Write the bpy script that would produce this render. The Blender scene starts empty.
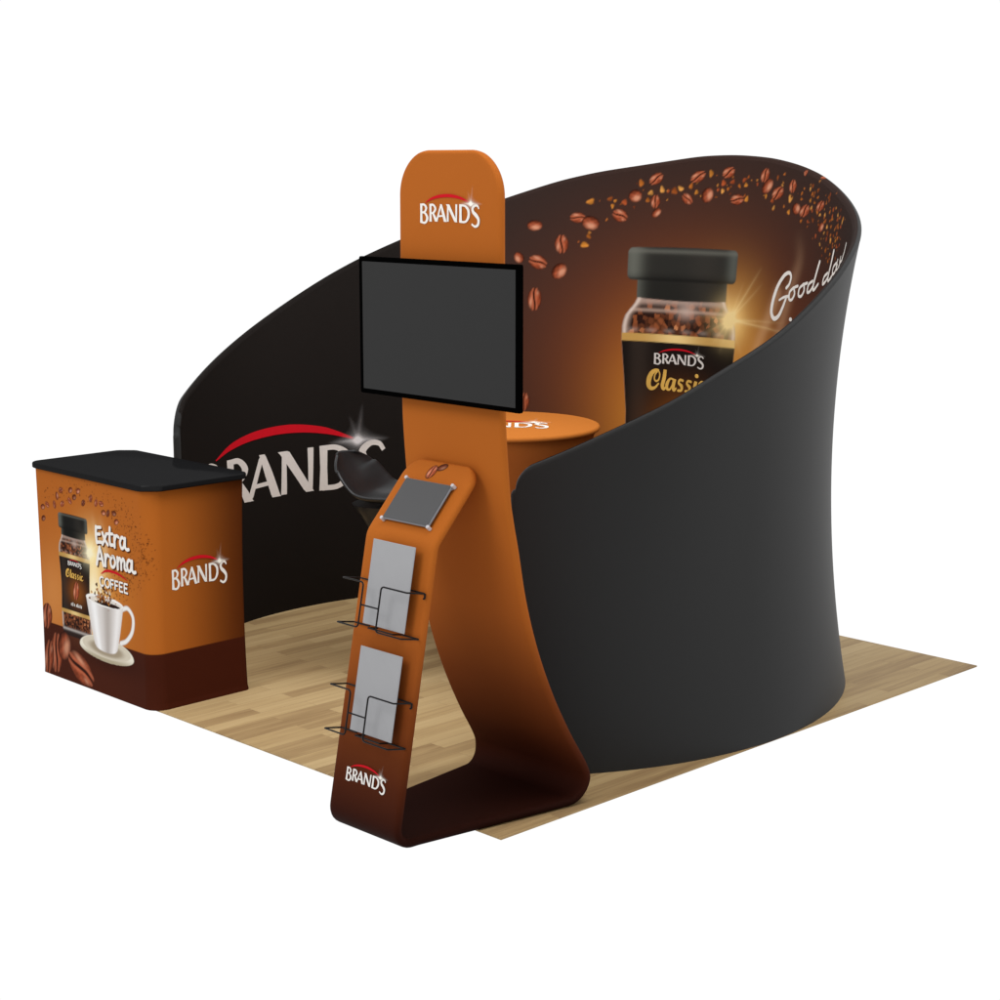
import bpy, math
import numpy as np
from mathutils import Vector

C = bpy.context.scene.collection
RNG = np.random.default_rng(7)
PI = math.pi

# ------------------------------------------------------------------ helpers
def lin(c):
    c = np.asarray(c, float) / 255.0
    return np.where(c <= 0.04045, c / 12.92, ((c + 0.055) / 1.055) ** 2.4)

def sm(a, b, x):
    t = np.clip((x - a) / (b - a), 0, 1)
    return t * t * (3 - 2 * t)

def box(d, w):                      # soft-edged inside mask of a signed distance (negative = inside)
    return 1 - sm(-w, w, d)

def over(dst, mask, col):
    col = np.asarray(col, float)
    return dst * (1 - mask[..., None]) + col * mask[..., None]

def thing(name, label, cat, loc=(0, 0, 0), rotz=0.0, group=None):
    o = bpy.data.objects.new(name, None)
    C.objects.link(o)
    o.location = loc
    o.rotation_euler = (0, 0, rotz)
    o['label'] = label
    o['category'] = cat
    if group:
        o['group'] = group
    o.empty_display_size = 0.1
    return o

def mesh_obj(name, verts, faces, mat, parent=None, smooth=True, cols=None):
    me = bpy.data.meshes.new(name)
    me.from_pydata([tuple(map(float, v)) for v in verts], [], [tuple(map(int, f)) for f in faces])
    if cols is not None:
        at = me.color_attributes.new('Col', 'FLOAT_COLOR', 'POINT')
        at.data.foreach_set('color', np.asarray(cols, np.float32).ravel())
    if smooth:
        me.polygons.foreach_set('use_smooth', np.ones(len(me.polygons), bool))
    me.validate()
    me.update()
    me.materials.append(mat)
    o = bpy.data.objects.new(name, me)
    C.objects.link(o)
    if parent is not None:
        o.parent = parent
    return o

def grid_obj(name, P, mat, parent=None, cols=None, wrap=False, flip=False, keep=None):
    """P[nr, nc, 3] quads; optional per-vertex RGBA; wrap closes the column direction."""
    nr, nc = P.shape[:2]
    idx = np.arange(nr * nc).reshape(nr, nc)
    if wrap:
        idx = np.concatenate([idx, idx[:, :1]], 1)
    q = np.stack([idx[:-1, :-1], idx[:-1, 1:], idx[1:, 1:], idx[1:, :-1]], -1).reshape(-1, 4)
    if flip:
        q = q[:, ::-1]
    if keep is not None:
        k = keep.ravel()
        q = q[k[q].any(1)]
    me = bpy.data.meshes.new(name)
    me.vertices.add(nr * nc)
    me.vertices.foreach_set('co', P.reshape(-1).astype(np.float32))
    n = len(q)
    me.loops.add(n * 4)
    me.loops.foreach_set('vertex_index', q.reshape(-1).astype(np.int32))
    me.polygons.add(n)
    me.polygons.foreach_set('loop_start', np.arange(0, n * 4, 4, dtype=np.int32))
    me.polygons.foreach_set('use_smooth', np.ones(n, bool))
    me.update(calc_edges=True)
    if cols is not None:
        at = me.color_attributes.new('Col', 'FLOAT_COLOR', 'POINT')
        c = np.ones((nr * nc, 4), np.float32)
        cc = cols.reshape(nr * nc, -1)
        c[:, :cc.shape[1]] = cc
        at.data.foreach_set('color', c.ravel())
    me.materials.append(mat)
    o = bpy.data.objects.new(name, me)
    C.objects.link(o)
    if parent is not None:
        o.parent = parent
    return o

class MB:
    """collects verts and faces of one mesh"""
    def __init__(s): s.v = []; s.f = []
    def add(s, v, f):
        b = len(s.v)
        s.v += [tuple(p) for p in v]
        s.f += [tuple(i + b for i in q) for q in f]
    def rbox(s, x0, x1, y0, y1, z0, z1, r=0.004, n=3):
        """box with rounded vertical corners and small chamfers top and bottom"""
        pts = []
        for cx, cy, a0 in ((x1 - r, y1 - r, 0), (x0 + r, y1 - r, 90), (x0 + r, y0 + r, 180), (x1 - r, y0 + r, 270)):
            for k in range(n + 1):
                a = math.radians(a0 + 90 * k / n)
                pts.append((cx + r * math.cos(a), cy + r * math.sin(a), math.cos(a), math.sin(a)))
        m = len(pts); c = min(0.003, (z1 - z0) / 3)
        v = []
        for dz, ins in ((z0, c), (z0 + c, 0), (z1 - c, 0), (z1, c)):
            v += [(p[0] - p[2] * ins, p[1] - p[3] * ins, dz) for p in pts]
        f = [tuple(reversed(range(m))), tuple(range(3 * m, 4 * m))]
        for k in range(3):
            for i in range(m):
                j = (i + 1) % m
                f.append((k * m + i, k * m + j, (k + 1) * m + j, (k + 1) * m + i))
        s.add(v, f)
    def tube(s, pts, r, n=8, closed=False):
        pts = [Vector(p) for p in pts]
        m = len(pts); v = []; f = []; up = None
        for i, p in enumerate(pts):
            a = pts[(i - 1) % m] if (closed or i > 0) else p
            b = pts[(i + 1) % m] if (closed or i < m - 1) else p
            t = (b - a).normalized()
            if up is None:
                up = Vector((0, 0, 1)) if abs(t.z) < 0.9 else Vector((1, 0, 0))
            x = (up - t * up.dot(t)).normalized(); up = x
            y = t.cross(x)
            for k in range(n):
                an = 2 * PI * k / n
                v.append(p + x * (r * math.cos(an)) + y * (r * math.sin(an)))
        for i in range(m if closed else m - 1):
            for k in range(n):
                f.append((i * n + k, i * n + (k + 1) % n, ((i + 1) % m) * n + (k + 1) % n, ((i + 1) % m) * n + k))
        if not closed:
            f.append(tuple(reversed(range(n)))); f.append(tuple(range((m - 1) * n, m * n)))
        s.add(v, f)
    def lathe(s, prof, n=64, cx=0, cy=0):
        v = []; f = []
        for r, z in prof:
            for k in range(n):
                a = 2 * PI * k / n
                v.append((cx + r * math.cos(a), cy + r * math.sin(a), z))
        m = len(prof)
        for i in range(m - 1):
            for k in range(n):
                f.append((i * n + k, i * n + (k + 1) % n, (i + 1) * n + (k + 1) % n, (i + 1) * n + k))
        f.append(tuple(reversed(range(n)))); f.append(tuple(range((m - 1) * n, m * n)))
        s.add(v, f)
    def build(s, name, mat, parent=None, smooth=True, mapf=None, bevel=False):
        v = s.v if mapf is None else [mapf(p) for p in s.v]
        o = mesh_obj(name, v, s.f, mat, parent, smooth)
        if smooth:
            try:
                o.data.set_sharp_from_angle(angle=math.radians(40))
            except Exception:
                pass
        return o

def fillet(pts, radii, n=8):
    """2-D/3-D polyline with rounded inner corners"""
    out = [np.array(pts[0], float)]
    for i in range(1, len(pts) - 1):
        p, a, b = (np.array(q, float) for q in (pts[i], pts[i - 1], pts[i + 1]))
        r = radii if np.isscalar(radii) else radii[i]
        u = (a - p) / np.linalg.norm(a - p); w = (b - p) / np.linalg.norm(b - p)
        ang = math.acos(np.clip(u @ w, -1, 1)); d = r / math.tan(ang / 2)
        s0, s1 = p + u * d, p + w * d
        bis = (u + w) / np.linalg.norm(u + w); cen = p + bis * (r / math.sin(ang / 2))
        v0, v1 = s0 - cen, s1 - cen
        tot = math.acos(np.clip(v0 @ v1 / r / r, -1, 1))
        for k in range(n + 1):
            t = k / n
            out.append(cen + (v0 * math.sin((1 - t) * tot) + v1 * math.sin(t * tot)) / math.sin(tot))
    out.append(np.array(pts[-1], float))
    return out

def catmull(pts, n=8):
    P = np.array(pts, float)
    if len(P) == 2:
        return np.array([P[0] + (P[1] - P[0]) * t for t in np.linspace(0, 1, n + 1)])
    Q = np.vstack([2 * P[0] - P[1], P, 2 * P[-1] - P[-2]])
    out = []
    for i in range(1, len(Q) - 2):
        a, b, c, d = Q[i - 1], Q[i], Q[i + 1], Q[i + 2]
        for k in range(n):
            t = k / n
            out.append(0.5 * (2 * b + (c - a) * t + (2 * a - 5 * b + 4 * c - d) * t * t + (3 * b - a - 3 * c + d) * t ** 3))
    out.append(P[-1])
    return np.array(out)

class Ink:
    """flat lettering: strokes with varying width, laid on a surface by surf(x, y, lift)"""
    def __init__(s): s.v = []; s.f = []; s.k = 0
    def stroke(s, pts, w, smooth=True, n=8, round_=False, clamp=None):
        P = catmull(pts, n) if smooth else np.vstack([catmull(pts[i:i + 2], n)[(0 if i == 0 else 1):] for i in range(len(pts) - 1)])
        W = np.interp(np.linspace(0, 1, len(P)), np.linspace(0, 1, len(np.atleast_1d(w))), np.atleast_1d(w)) if np.size(w) > 1 else np.full(len(P), float(np.atleast_1d(w)[0]))
        T = np.gradient(P, axis=0); T /= np.maximum(np.linalg.norm(T, axis=1, keepdims=True), 1e-9)
        N = np.stack([-T[:, 1], T[:, 0]], 1)
        if round_:
            for end, sg in ((0, -1), (-1, 1)):
                e, t, h = P[end], T[end] * sg, W[end] / 2
                ext = [e + t * h * math.sin(a) for a in (PI / 6, PI / 3, PI / 2.1)]
                ew = [2 * h * math.cos(a) for a in (PI / 6, PI / 3, PI / 2.1)]
                if end == 0:
                    P = np.vstack([ext[::-1], P]); W = np.r_[ew[::-1], W]; N = np.vstack([[N[0]] * 3, N]); T = np.vstack([[T[0]] * 3, T])
                else:
                    P = np.vstack([P, ext]); W = np.r_[W, ew]; N = np.vstack([N, [N[-1]] * 3]); T = np.vstack([T, [T[-1]] * 3])
        b = len(s.v); h = 0.00006 * s.k; s.k += 1
        for p, nn, w_ in zip(P, N, W):
            for e in (0.5, 0, -0.5):
                q = p + nn * w_ * e
                s.v.append((q[0], q[1] if clamp is None else min(max(q[1], clamp[0]), clamp[1]), h))
        for i in range(len(P) - 1):
            for k in (0, 1):
                s.f.append((b + 3 * i + k, b + 3 * i + k + 1, b + 3 * i + 4 + k, b + 3 * i + 3 + k))
    def build(s, name, mat, parent, surf, lift=0.0012):
        return mesh_obj(name, [surf(x, y, lift + h) for x, y, h in s.v], s.f, mat, parent, smooth=False)

# ------------------------------------------------------------------ materials
def new_mat(name):
    m = bpy.data.materials.new(name)
    m.use_nodes = True
    nt = m.node_tree
    return m, nt, nt.nodes['Principled BSDF']

def plain(name, rgb, rough=0.6, spec=0.3, metal=0.0, noise=0.06, scale=60, bump=0.0, sheen=0.0, detail=3):
    """principled material whose colour and roughness wander a little with a noise texture"""
    m, nt, b = new_mat(name)
    N, L = nt.nodes, nt.links
    tc = N.new('ShaderNodeTexCoord'); nz = N.new('ShaderNodeTexNoise')
    nz.inputs['Scale'].default_value = scale; nz.inputs['Detail'].default_value = detail
    L.new(tc.outputs['Object'], nz.inputs['Vector'])
    mx = N.new('ShaderNodeMix'); mx.data_type = 'RGBA'
    c = np.asarray(rgb, float)
    mx.inputs[6].default_value = (*np.clip(c * (1 - noise), 0, 1), 1)
    mx.inputs[7].default_value = (*np.clip(c * (1 + noise), 0, 1), 1)
    L.new(nz.outputs['Fac'], mx.inputs[0]); L.new(mx.outputs[2], b.inputs['Base Color'])
    b.inputs['Roughness'].default_value = rough
    b.inputs['Specular IOR Level'].default_value = spec
    b.inputs['Metallic'].default_value = metal
    if sheen:
        b.inputs['Sheen Weight'].default_value = sheen
    if bump:
        bp = N.new('ShaderNodeBump'); bp.inputs['Strength'].default_value = bump; bp.inputs['Distance'].default_value = 0.002
        L.new(nz.outputs['Fac'], bp.inputs['Height']); L.new(bp.outputs['Normal'], b.inputs['Normal'])
    return m

def printed(name, rough=0.75, spec=0.05):
    """printed stretch fabric: ink colours carried by the mesh, fine weave"""
    m, nt, b = new_mat(name)
    N, L = nt.nodes, nt.links
    at = N.new('ShaderNodeVertexColor'); at.layer_name = 'Col'
    nz = N.new('ShaderNodeTexNoise'); nz.inputs['Scale'].default_value = 900
    tc = N.new('ShaderNodeTexCoord'); L.new(tc.outputs['Object'], nz.inputs['Vector'])
    mr = N.new('ShaderNodeMapRange'); mr.inputs['To Min'].default_value = 0.94; mr.inputs['To Max'].default_value = 1.06
    L.new(nz.outputs['Fac'], mr.inputs['Value'])
    mx = N.new('ShaderNodeVectorMath'); mx.operation = 'SCALE'
    L.new(at.outputs['Color'], mx.inputs[0]); L.new(mr.outputs['Result'], mx.inputs['Scale'])
    L.new(mx.outputs['Vector'], b.inputs['Base Color'])
    b.inputs['Roughness'].default_value = rough
    b.inputs['Specular IOR Level'].default_value = spec
    return m

def glint_mat(name):
    """printed flare whose ink fades out to nothing at its rim"""
    m, nt, b = new_mat(name)
    N, L = nt.nodes, nt.links
    at = N.new('ShaderNodeVertexColor'); at.layer_name = 'Col'
    tr = N.new('ShaderNodeBsdfTransparent'); mx = N.new('ShaderNodeMixShader')
    L.new(at.outputs['Color'], b.inputs['Base Color']); L.new(at.outputs['Alpha'], mx.inputs['Fac'])
    b.inputs['Roughness'].default_value = 0.7; b.inputs['Specular IOR Level'].default_value = 0.1
    L.new(tr.outputs[0], mx.inputs[1]); L.new(b.outputs[0], mx.inputs[2])
    L.new(mx.outputs[0], N['Material Output'].inputs['Surface'])
    return m

def z_gradient(name, stops, rough=0.75, spec=0.06):
    """fabric printed with a vertical colour run; stops = [(z, srgb)]"""
    m, nt, b = new_mat(name)
    N, L = nt.nodes, nt.links
    tc = N.new('ShaderNodeTexCoord'); sp = N.new('ShaderNodeSeparateXYZ'); L.new(tc.outputs['Object'], sp.inputs[0])
    zmax = stops[-1][0]
    mr = N.new('ShaderNodeMapRange'); mr.inputs['From Max'].default_value = zmax; L.new(sp.outputs['Z'], mr.inputs['Value'])
    cr = N.new('ShaderNodeValToRGB'); L.new(mr.outputs['Result'], cr.inputs['Fac'])
    el = cr.color_ramp.elements
    while len(el) < len(stops):
        el.new(0.5)
    for e, (z, c) in zip(el, stops):
        e.position = z / zmax; e.color = (*lin(c), 1)
    nz = N.new('ShaderNodeTexNoise'); nz.inputs['Scale'].default_value = 700; L.new(tc.outputs['Object'], nz.inputs['Vector'])
    m2 = N.new('ShaderNodeMapRange'); m2.inputs['To Min'].default_value = 0.95; m2.inputs['To Max'].default_value = 1.05
    L.new(nz.outputs['Fac'], m2.inputs['Value'])
    mx = N.new('ShaderNodeVectorMath'); mx.operation = 'SCALE'
    L.new(cr.outputs['Color'], mx.inputs[0]); L.new(m2.outputs['Result'], mx.inputs['Scale']); L.new(mx.outputs['Vector'], b.inputs['Base Color'])
    b.inputs['Roughness'].default_value = rough
    b.inputs['Specular IOR Level'].default_value = spec
    return m

def wood_floor(name):
    m, nt, b = new_mat(name)
    N, L = nt.nodes, nt.links
    tc = N.new('ShaderNodeTexCoord'); mp = N.new('ShaderNodeMapping'); L.new(tc.outputs['Object'], mp.inputs['Vector'])
    mp.inputs['Location'].default_value = (0.11, 0.03, 0)
    br = N.new('ShaderNodeTexBrick'); L.new(mp.outputs['Vector'], br.inputs['Vector'])
    br.offset = 0.37; br.offset_frequency = 2
    br.inputs['Color1'].default_value = (0, 0, 0, 1); br.inputs['Color2'].default_value = (1, 1, 1, 1)
    br.inputs['Mortar'].default_value = (0.5, 0.5, 0.5, 1)
    br.inputs['Scale'].default_value = 1.0; br.inputs['Mortar Size'].default_value = 0.0004; br.inputs['Mortar Smooth'].default_value = 0.3
    br.inputs['Brick Width'].default_value = 0.62; br.inputs['Row Height'].default_value = 0.078
    # long grain
    gm = N.new('ShaderNodeMapping'); L.new(tc.outputs['Object'], gm.inputs['Vector']); gm.inputs['Scale'].default_value = (1.6, 26, 1)
    ad = N.new('ShaderNodeVectorMath'); ad.operation = 'ADD'; L.new(gm.outputs['Vector'], ad.inputs[0])
    sc = N.new('ShaderNodeVectorMath'); sc.operation = 'SCALE'; sc.inputs['Scale'].default_value = 7.0
    L.new(br.outputs['Color'], sc.inputs[0]); L.new(sc.outputs['Vector'], ad.inputs[1])
    n1 = N.new('ShaderNodeTexNoise'); n1.inputs['Scale'].default_value = 1.5; n1.inputs['Detail'].default_value = 6; n1.inputs['Distortion'].default_value = 0.6
    L.new(ad.outputs['Vector'], n1.inputs['Vector'])
    mixf = N.new('ShaderNodeMath'); mixf.operation = 'MULTIPLY_ADD'; mixf.inputs[1].default_value = 0.42
    L.new(br.outputs['Color'], mixf.inputs[0])
    g2 = N.new('ShaderNodeMath'); g2.operation = 'MULTIPLY'; g2.inputs[1].default_value = 0.62; L.new(n1.outputs['Fac'], g2.inputs[0])
    L.new(g2.outputs[0], mixf.inputs[2])
    cr = N.new('ShaderNodeValToRGB'); L.new(mixf.outputs[0], cr.inputs['Fac'])
    el = cr.color_ramp.elements
    el.new(0.5)
    for e, (p, c) in zip(el, FLOOR_STOPS):
        e.position = p; e.color = (*lin(c), 1)
    jt = N.new('ShaderNodeMix'); jt.data_type = 'RGBA'; L.new(br.outputs['Fac'], jt.inputs[0])
    L.new(cr.outputs['Color'], jt.inputs[6]); jt.inputs[7].default_value = (*lin((112, 84, 50)), 1)
    L.new(jt.outputs[2], b.inputs['Base Color'])
    b.inputs['Roughness'].default_value = 0.55
    b.inputs['Specular IOR Level'].default_value = 0.12
    bp = N.new('ShaderNodeBump'); bp.inputs['Strength'].default_value = 0.1; bp.inputs['Distance'].default_value = 0.001
    L.new(n1.outputs['Fac'], bp.inputs['Height']); L.new(bp.outputs['Normal'], b.inputs['Normal'])
    return m

# colours of the place (sRGB 0-255 of the surface itself)
FLOOR_STOPS = [(0.12, (136, 107, 74)), (0.5, (181, 153, 109)), (0.88, (203, 177, 132))]
ORANGE = (188, 106, 38)
M = {}
M['floor'] = wood_floor('oak_strip_floor')
M['black_fabric'] = plain('black_stretch_fabric', lin((38, 38, 38)), 0.75, 0.18, noise=0.05, scale=400, sheen=0.12)
M['lining'] = printed('printed_wall_fabric')
M['counter_print'] = printed('printed_counter_fabric')
M['stand_print'] = z_gradient('orange_to_brown_fabric', [(0.0, (26, 7, 3)), (0.07, (50, 18, 8)), (0.20, (78, 33, 13)), (0.44, (122, 60, 22)), (0.72, (168, 90, 32)), (1.0, (178, 98, 34)), (2.3, (176, 96, 34))])
M['table_print'] = z_gradient('orange_table_fabric', [(0.0, (60, 24, 12)), (0.5, (120, 62, 26)), (1.0, (178, 98, 44)), (1.06, (184, 104, 46)), (1.085, (184, 108, 42)), (1.1, (192, 114, 45))])
def satin(name, rgb, gloss, rough):
    m = plain(name, rgb, 0.7, 0.0, noise=0.05, scale=30)
    N, L = m.node_tree.nodes, m.node_tree.links
    g = N.new('ShaderNodeBsdfGlossy'); g.inputs['Roughness'].default_value = rough
    mx = N.new('ShaderNodeMixShader'); mx.inputs['Fac'].default_value = gloss
    L.new(N['Principled BSDF'].outputs[0], mx.inputs[1]); L.new(g.outputs[0], mx.inputs[2])
    L.new(mx.outputs[0], N['Material Output'].inputs['Surface'])
    return m
M['laminate'] = satin('black_laminate', lin((24, 24, 25)), .013, .12)
M['bezel'] = plain('matt_black_bezel', (0.0012, 0.0012, 0.0012), 0.7, 0.0, noise=0.05)
M['screen'] = plain('dark_grey_screen', lin((54, 54, 54)), 0.6, 0.03, noise=0.01, scale=8)
M['tablet_screen'] = plain('grey_tablet_screen', lin((90, 90, 91)), 0.6, 0.03, noise=0.01, scale=8)
M['tablet_edge'] = plain('brushed_grey_edge', lin((128, 130, 134)), 0.4, 0.3)
M['clip'] = plain('white_plastic_clip', lin((205, 203, 206)), 0.4, 0.3)
M['paper'] = plain('light_grey_paper', lin((163, 163, 165)), 0.7, 0.1, noise=0.03, scale=14)
M['wire'] = plain('black_wire', lin((22, 20, 20)), 0.4, 0.15)
M['seat'] = plain('black_moulded_seat', lin((30, 30, 31)), 0.28, 0.35, noise=0.05)
M['chrome'] = plain('dark_chrome', lin((120, 120, 122)), 0.22, 0.5, metal=1.0)
M['white_ink'] = plain('white_ink', lin((240, 236, 230)), 0.7, 0.05)
M['cream_ink'] = plain('warm_grey_ink', lin((222, 215, 210)), 0.7, 0.05)
M['red_ink'] = plain('red_ink', lin((200, 22, 36)), 0.7, 0.05)
M['gold_ink'] = plain('gold_ink', lin((226, 178, 88)), 0.7, 0.05, noise=0.25, scale=14)
M['shadow_ink'] = plain('dark_brown_ink', lin((88, 42, 14)), 0.7, 0.05)
M['glint'] = glint_mat('flare_ink')
M['bean_print'] = glint_mat('bean_ink')

# ------------------------------------------------------------------ logo lettering (shared by every printed logo)
# x runs 0 .. 5.62 from the first letter to the last, y 0 = baseline, 1 = cap height
LETTERS = [
    ([(0.10, -0.12), (0.10, 1.03)], [.24, .19, .22], 0), ([(0.08, .97), (.38, .97), (.58, .78), (.42, .54), (.1, .52)], [.12, .13, .20, .13, .09], 1),
    ([(0.1, .5), (.46, .47), (.68, .18), (.48, -.1), (.06, -.07)], [.09, .13, .23, .14, .12], 1),
    ([(1.0, -.03), (1.0, 1.03)], [.24, .19, .22], 0), ([(.98, .97), (1.28, .96), (1.47, .74), (1.28, .50), (1.06, .48)], [.12, .13, .20, .13, .09], 1),
    ([(1.2, .54), (1.45, .18), (1.62, -.12)], [.14, .22, .26], 2),
    ([(1.56, -.1), (2.05, 1.1)], [.15, .12], 2), ([(1.96, 1.15), (2.20, .55), (2.46, -.12)], [.15, .23, .25], 2), ([(1.74, .30), (2.34, .34)], [.10], 0),
    ([(2.66, .0), (2.68, 1.0)], [.18, .13], 0), ([(2.60, 1.12), (3.04, .52), (3.50, -.10)], [.26, .22, .20], 2), ([(3.47, .0), (3.48, 1.03)], [.13, .18], 0),
    ([(3.87, -.04), (3.87, 1.04)], [.26, .21, .24], 0), ([(3.84, .98), (4.28, .95), (4.60, .7), (4.61, .33), (4.34, .03), (3.84, .01)], [.12, .13, .21, .22, .13, .12], 1),
    ([(5.58, .80), (5.46, .96), (5.22, .99), (5.00, .82), (5.06, .6), (5.34, .4), (5.54, .17), (5.49, -.12), (5.22, -.24), (4.90, -.10)], [.11, .12, .14, .20, .22, .24, .22, .19, .14, .12], 1),
]

def make_logo(parent, surf, x0, sx, z0, sz, lift=0.0012, ink='white_ink', glint=1.0, tone=(255, 250, 240), fs=1.0):
    """lettering, swoosh and flare as one logo part of `parent`; surf(u, v, lift) -> point"""
    s = lambda x, y, h: surf(x0 + sx * x, z0 + sz * y, h)
    k = Ink()
    for pts, w, smo in LETTERS:
        k.stroke(pts, w, smo == 1, 6, clamp=(-.02, 1.02) if smo == 2 else None)
    logo = k.build('logo', M[ink], parent, s, lift)
    k = Ink()
    k.stroke([(.5, 1.08), (1.1, 1.33), (1.9, 1.49), (2.9, 1.53), (3.9, 1.4), (4.8, 1.12)], [.03, .14, .19, .2, .16, .04], True, 8)
    k.build('swoosh', M['red_ink'], logo, s, lift + 0.0012)
    # flare at the end of the swoosh
    n = 56
    X, Y = np.meshgrid(np.linspace(-1.22, 1.22, n), np.linspace(-.55, 1.5, n))
    r = np.hypot(X, Y * 1.1)
    a = np.exp(-(r / .115) ** 2) * 1.3 + .16 * np.exp(-(r / .3) ** 2)
    a += 1.1 * np.exp(-(np.abs(Y) / (.035 + .05 * np.clip(1 - np.abs(X), 0, 1)))) * np.clip(1 - np.abs(X) / 1.2, 0, 1) ** 1.6
    for ang, ln, st in ((80, 1.2, .22), (110, .9, .17)):
        t = math.radians(ang); al = X * math.cos(t) + Y * math.sin(t); pe = -X * math.sin(t) + Y * math.cos(t)
        a += st * np.exp(-np.abs(pe) / .05) * np.clip(1 - al / ln, 0, 1) * (al > 0)
    a = np.clip(a * glint, 0, 1)
    a[a < .012] = 0
    P = np.array([[s(4.86 + x * fs, 1.08 + y * fs, lift + 0.0026) for x, y in zip(rx, ry)] for rx, ry in zip(X, Y)])
    col = np.concatenate([np.broadcast_to(lin(tone), X.shape + (3,)), a[..., None]], -1)
    grid_obj('flare', P, M['glint'], logo, col, keep=a > 0)
    return logo

# ------------------------------------------------------------------ printed art painted by formula
def bean_shade(p, q, kind, seed=0.0, dark=1.0):
    """colour (linear) of a coffee bean at local coordinates p (long axis), q (short axis), radius 1"""
    r2 = p * p + q * q
    hgt = np.sqrt(np.clip(1 - r2, 0, 1))
    wob = 0.5 + 0.5 * np.sin(7 * p + 3 * seed) * np.sin(9 * q + 5 * seed)
    base = over(np.broadcast_to(lin((58, 24, 14)), p.shape + (3,)).copy(), sm(.1, 1.0, hgt), lin((164, 78, 48)))
    grain = np.sin(23 * p + 11 * q + seed) * np.sin(19 * q - 9 * p + 2 * seed) + .6 * np.sin(41 * p + 5 * seed) * np.sin(37 * q)
    base = base * (1 + .12 * grain)[..., None]
    base = base * (0.62 + 0.6 * wob[..., None])
    hi = np.exp(-(((p + .25) / .42) ** 2 + ((q - .48) / .2) ** 2)) + .7 * np.exp(-(((p - .55) / .2) ** 2 + ((q + .35) / .16) ** 2))
    if kind == 'B':
        hi = np.exp(-(((p - .1) / .5) ** 2 + ((q + .35) / .38) ** 2)) * 1.3
        base = base * (1 - .6 * sm(.1, .9, q))[..., None]
    base = over(base, np.clip(hi, 0, 1) * .62, lin((236, 172, 138)))
    if kind == 'A':
        cq = .16 * np.sin(2.6 * p + .3)
        lip = np.exp(-((np.abs(q - cq) - .26) / .12) ** 2)
        base = over(base, np.clip(lip, 0, 1) * .55, lin((206, 116, 82)))
        base = over(base, box(np.abs(q - cq) - .13 * np.clip(1.15 - p * p, 0, 1), .07) * .95, lin((30, 12, 8)))
    return base * dark

def paint_bean(img, U, V, kind, cu, cv, e, f, dark=1.0, seed=0.0):
    e = np.asarray(e); f = np.asarray(f)
    R = max(np.linalg.norm(e), np.linalg.norm(f)) * 1.25
    m = (np.abs(U - cu) < R) & (np.abs(V - cv) < R)
    if not m.any():
        return
    det = e[0] * f[1] - e[1] * f[0]
    du, dv = U[m] - cu, V[m] - cv
    p = (du * f[1] - dv * f[0]) / det
    q = (-du * e[1] + dv * e[0]) / det
    r = np.sqrt(p * p + q * q)
    soft = 0.0018 / max(min(np.linalg.norm(e), np.linalg.norm(f)), .004)
    mask = box(r - 1, min(soft, .4))
    img[m] = over(img[m], mask, bean_shade(p, q, kind, seed, dark))

def paint_granule(img, U, V, cu, cv, r, rng, tones):
    a = rng.uniform(0, PI); k = rng.uniform(.55, .95)
    m = (np.abs(U - cu) < 2 * r) & (np.abs(V - cv) < 2 * r)
    if not m.any():
        return
    du, dv = U[m] - cu, V[m] - cv
    p = (du * math.cos(a) + dv * math.sin(a)) / r; q = (-du * math.sin(a) + dv * math.cos(a)) / (r * k)
    d = np.sqrt(p * p + q * q) + .15 * np.sin(3 * np.arctan2(q, p) + a * 9)
    c = lin(tones[int(rng.integers(len(tones)))]) * rng.uniform(.75, 1.2)
    sh = (.6 + .5 * np.clip(.5 + .6 * q - .3 * p, 0, 1))[..., None]
    img[m] = over(img[m], box(d - .95, .3), c * sh)

def cells(U, V, size, seed):
    """random value per cell of a jittered lattice (coffee granules behind glass)"""
    iu, iv = np.floor(U / size).astype(np.int64), np.floor(V / size).astype(np.int64)
    best = np.full(U.shape, 9e9); val = np.zeros(U.shape)
    for du in (-1, 0, 1):
        for dv in (-1, 0, 1):
            a, b = iu + du, iv + dv
            h = (a * 73856093 ^ b * 19349663 ^ seed * 83492791) & 0xffffff
            jx, jy, vv = (h % 997) / 997, (h // 997 % 991) / 991, (h // 31 % 983) / 983
            d = (U / size - a - jx) ** 2 + (V / size - b - jy) ** 2
            n = d < best
            best = np.where(n, d, best); val = np.where(n, vv, val)
    return val, np.sqrt(best)

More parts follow.
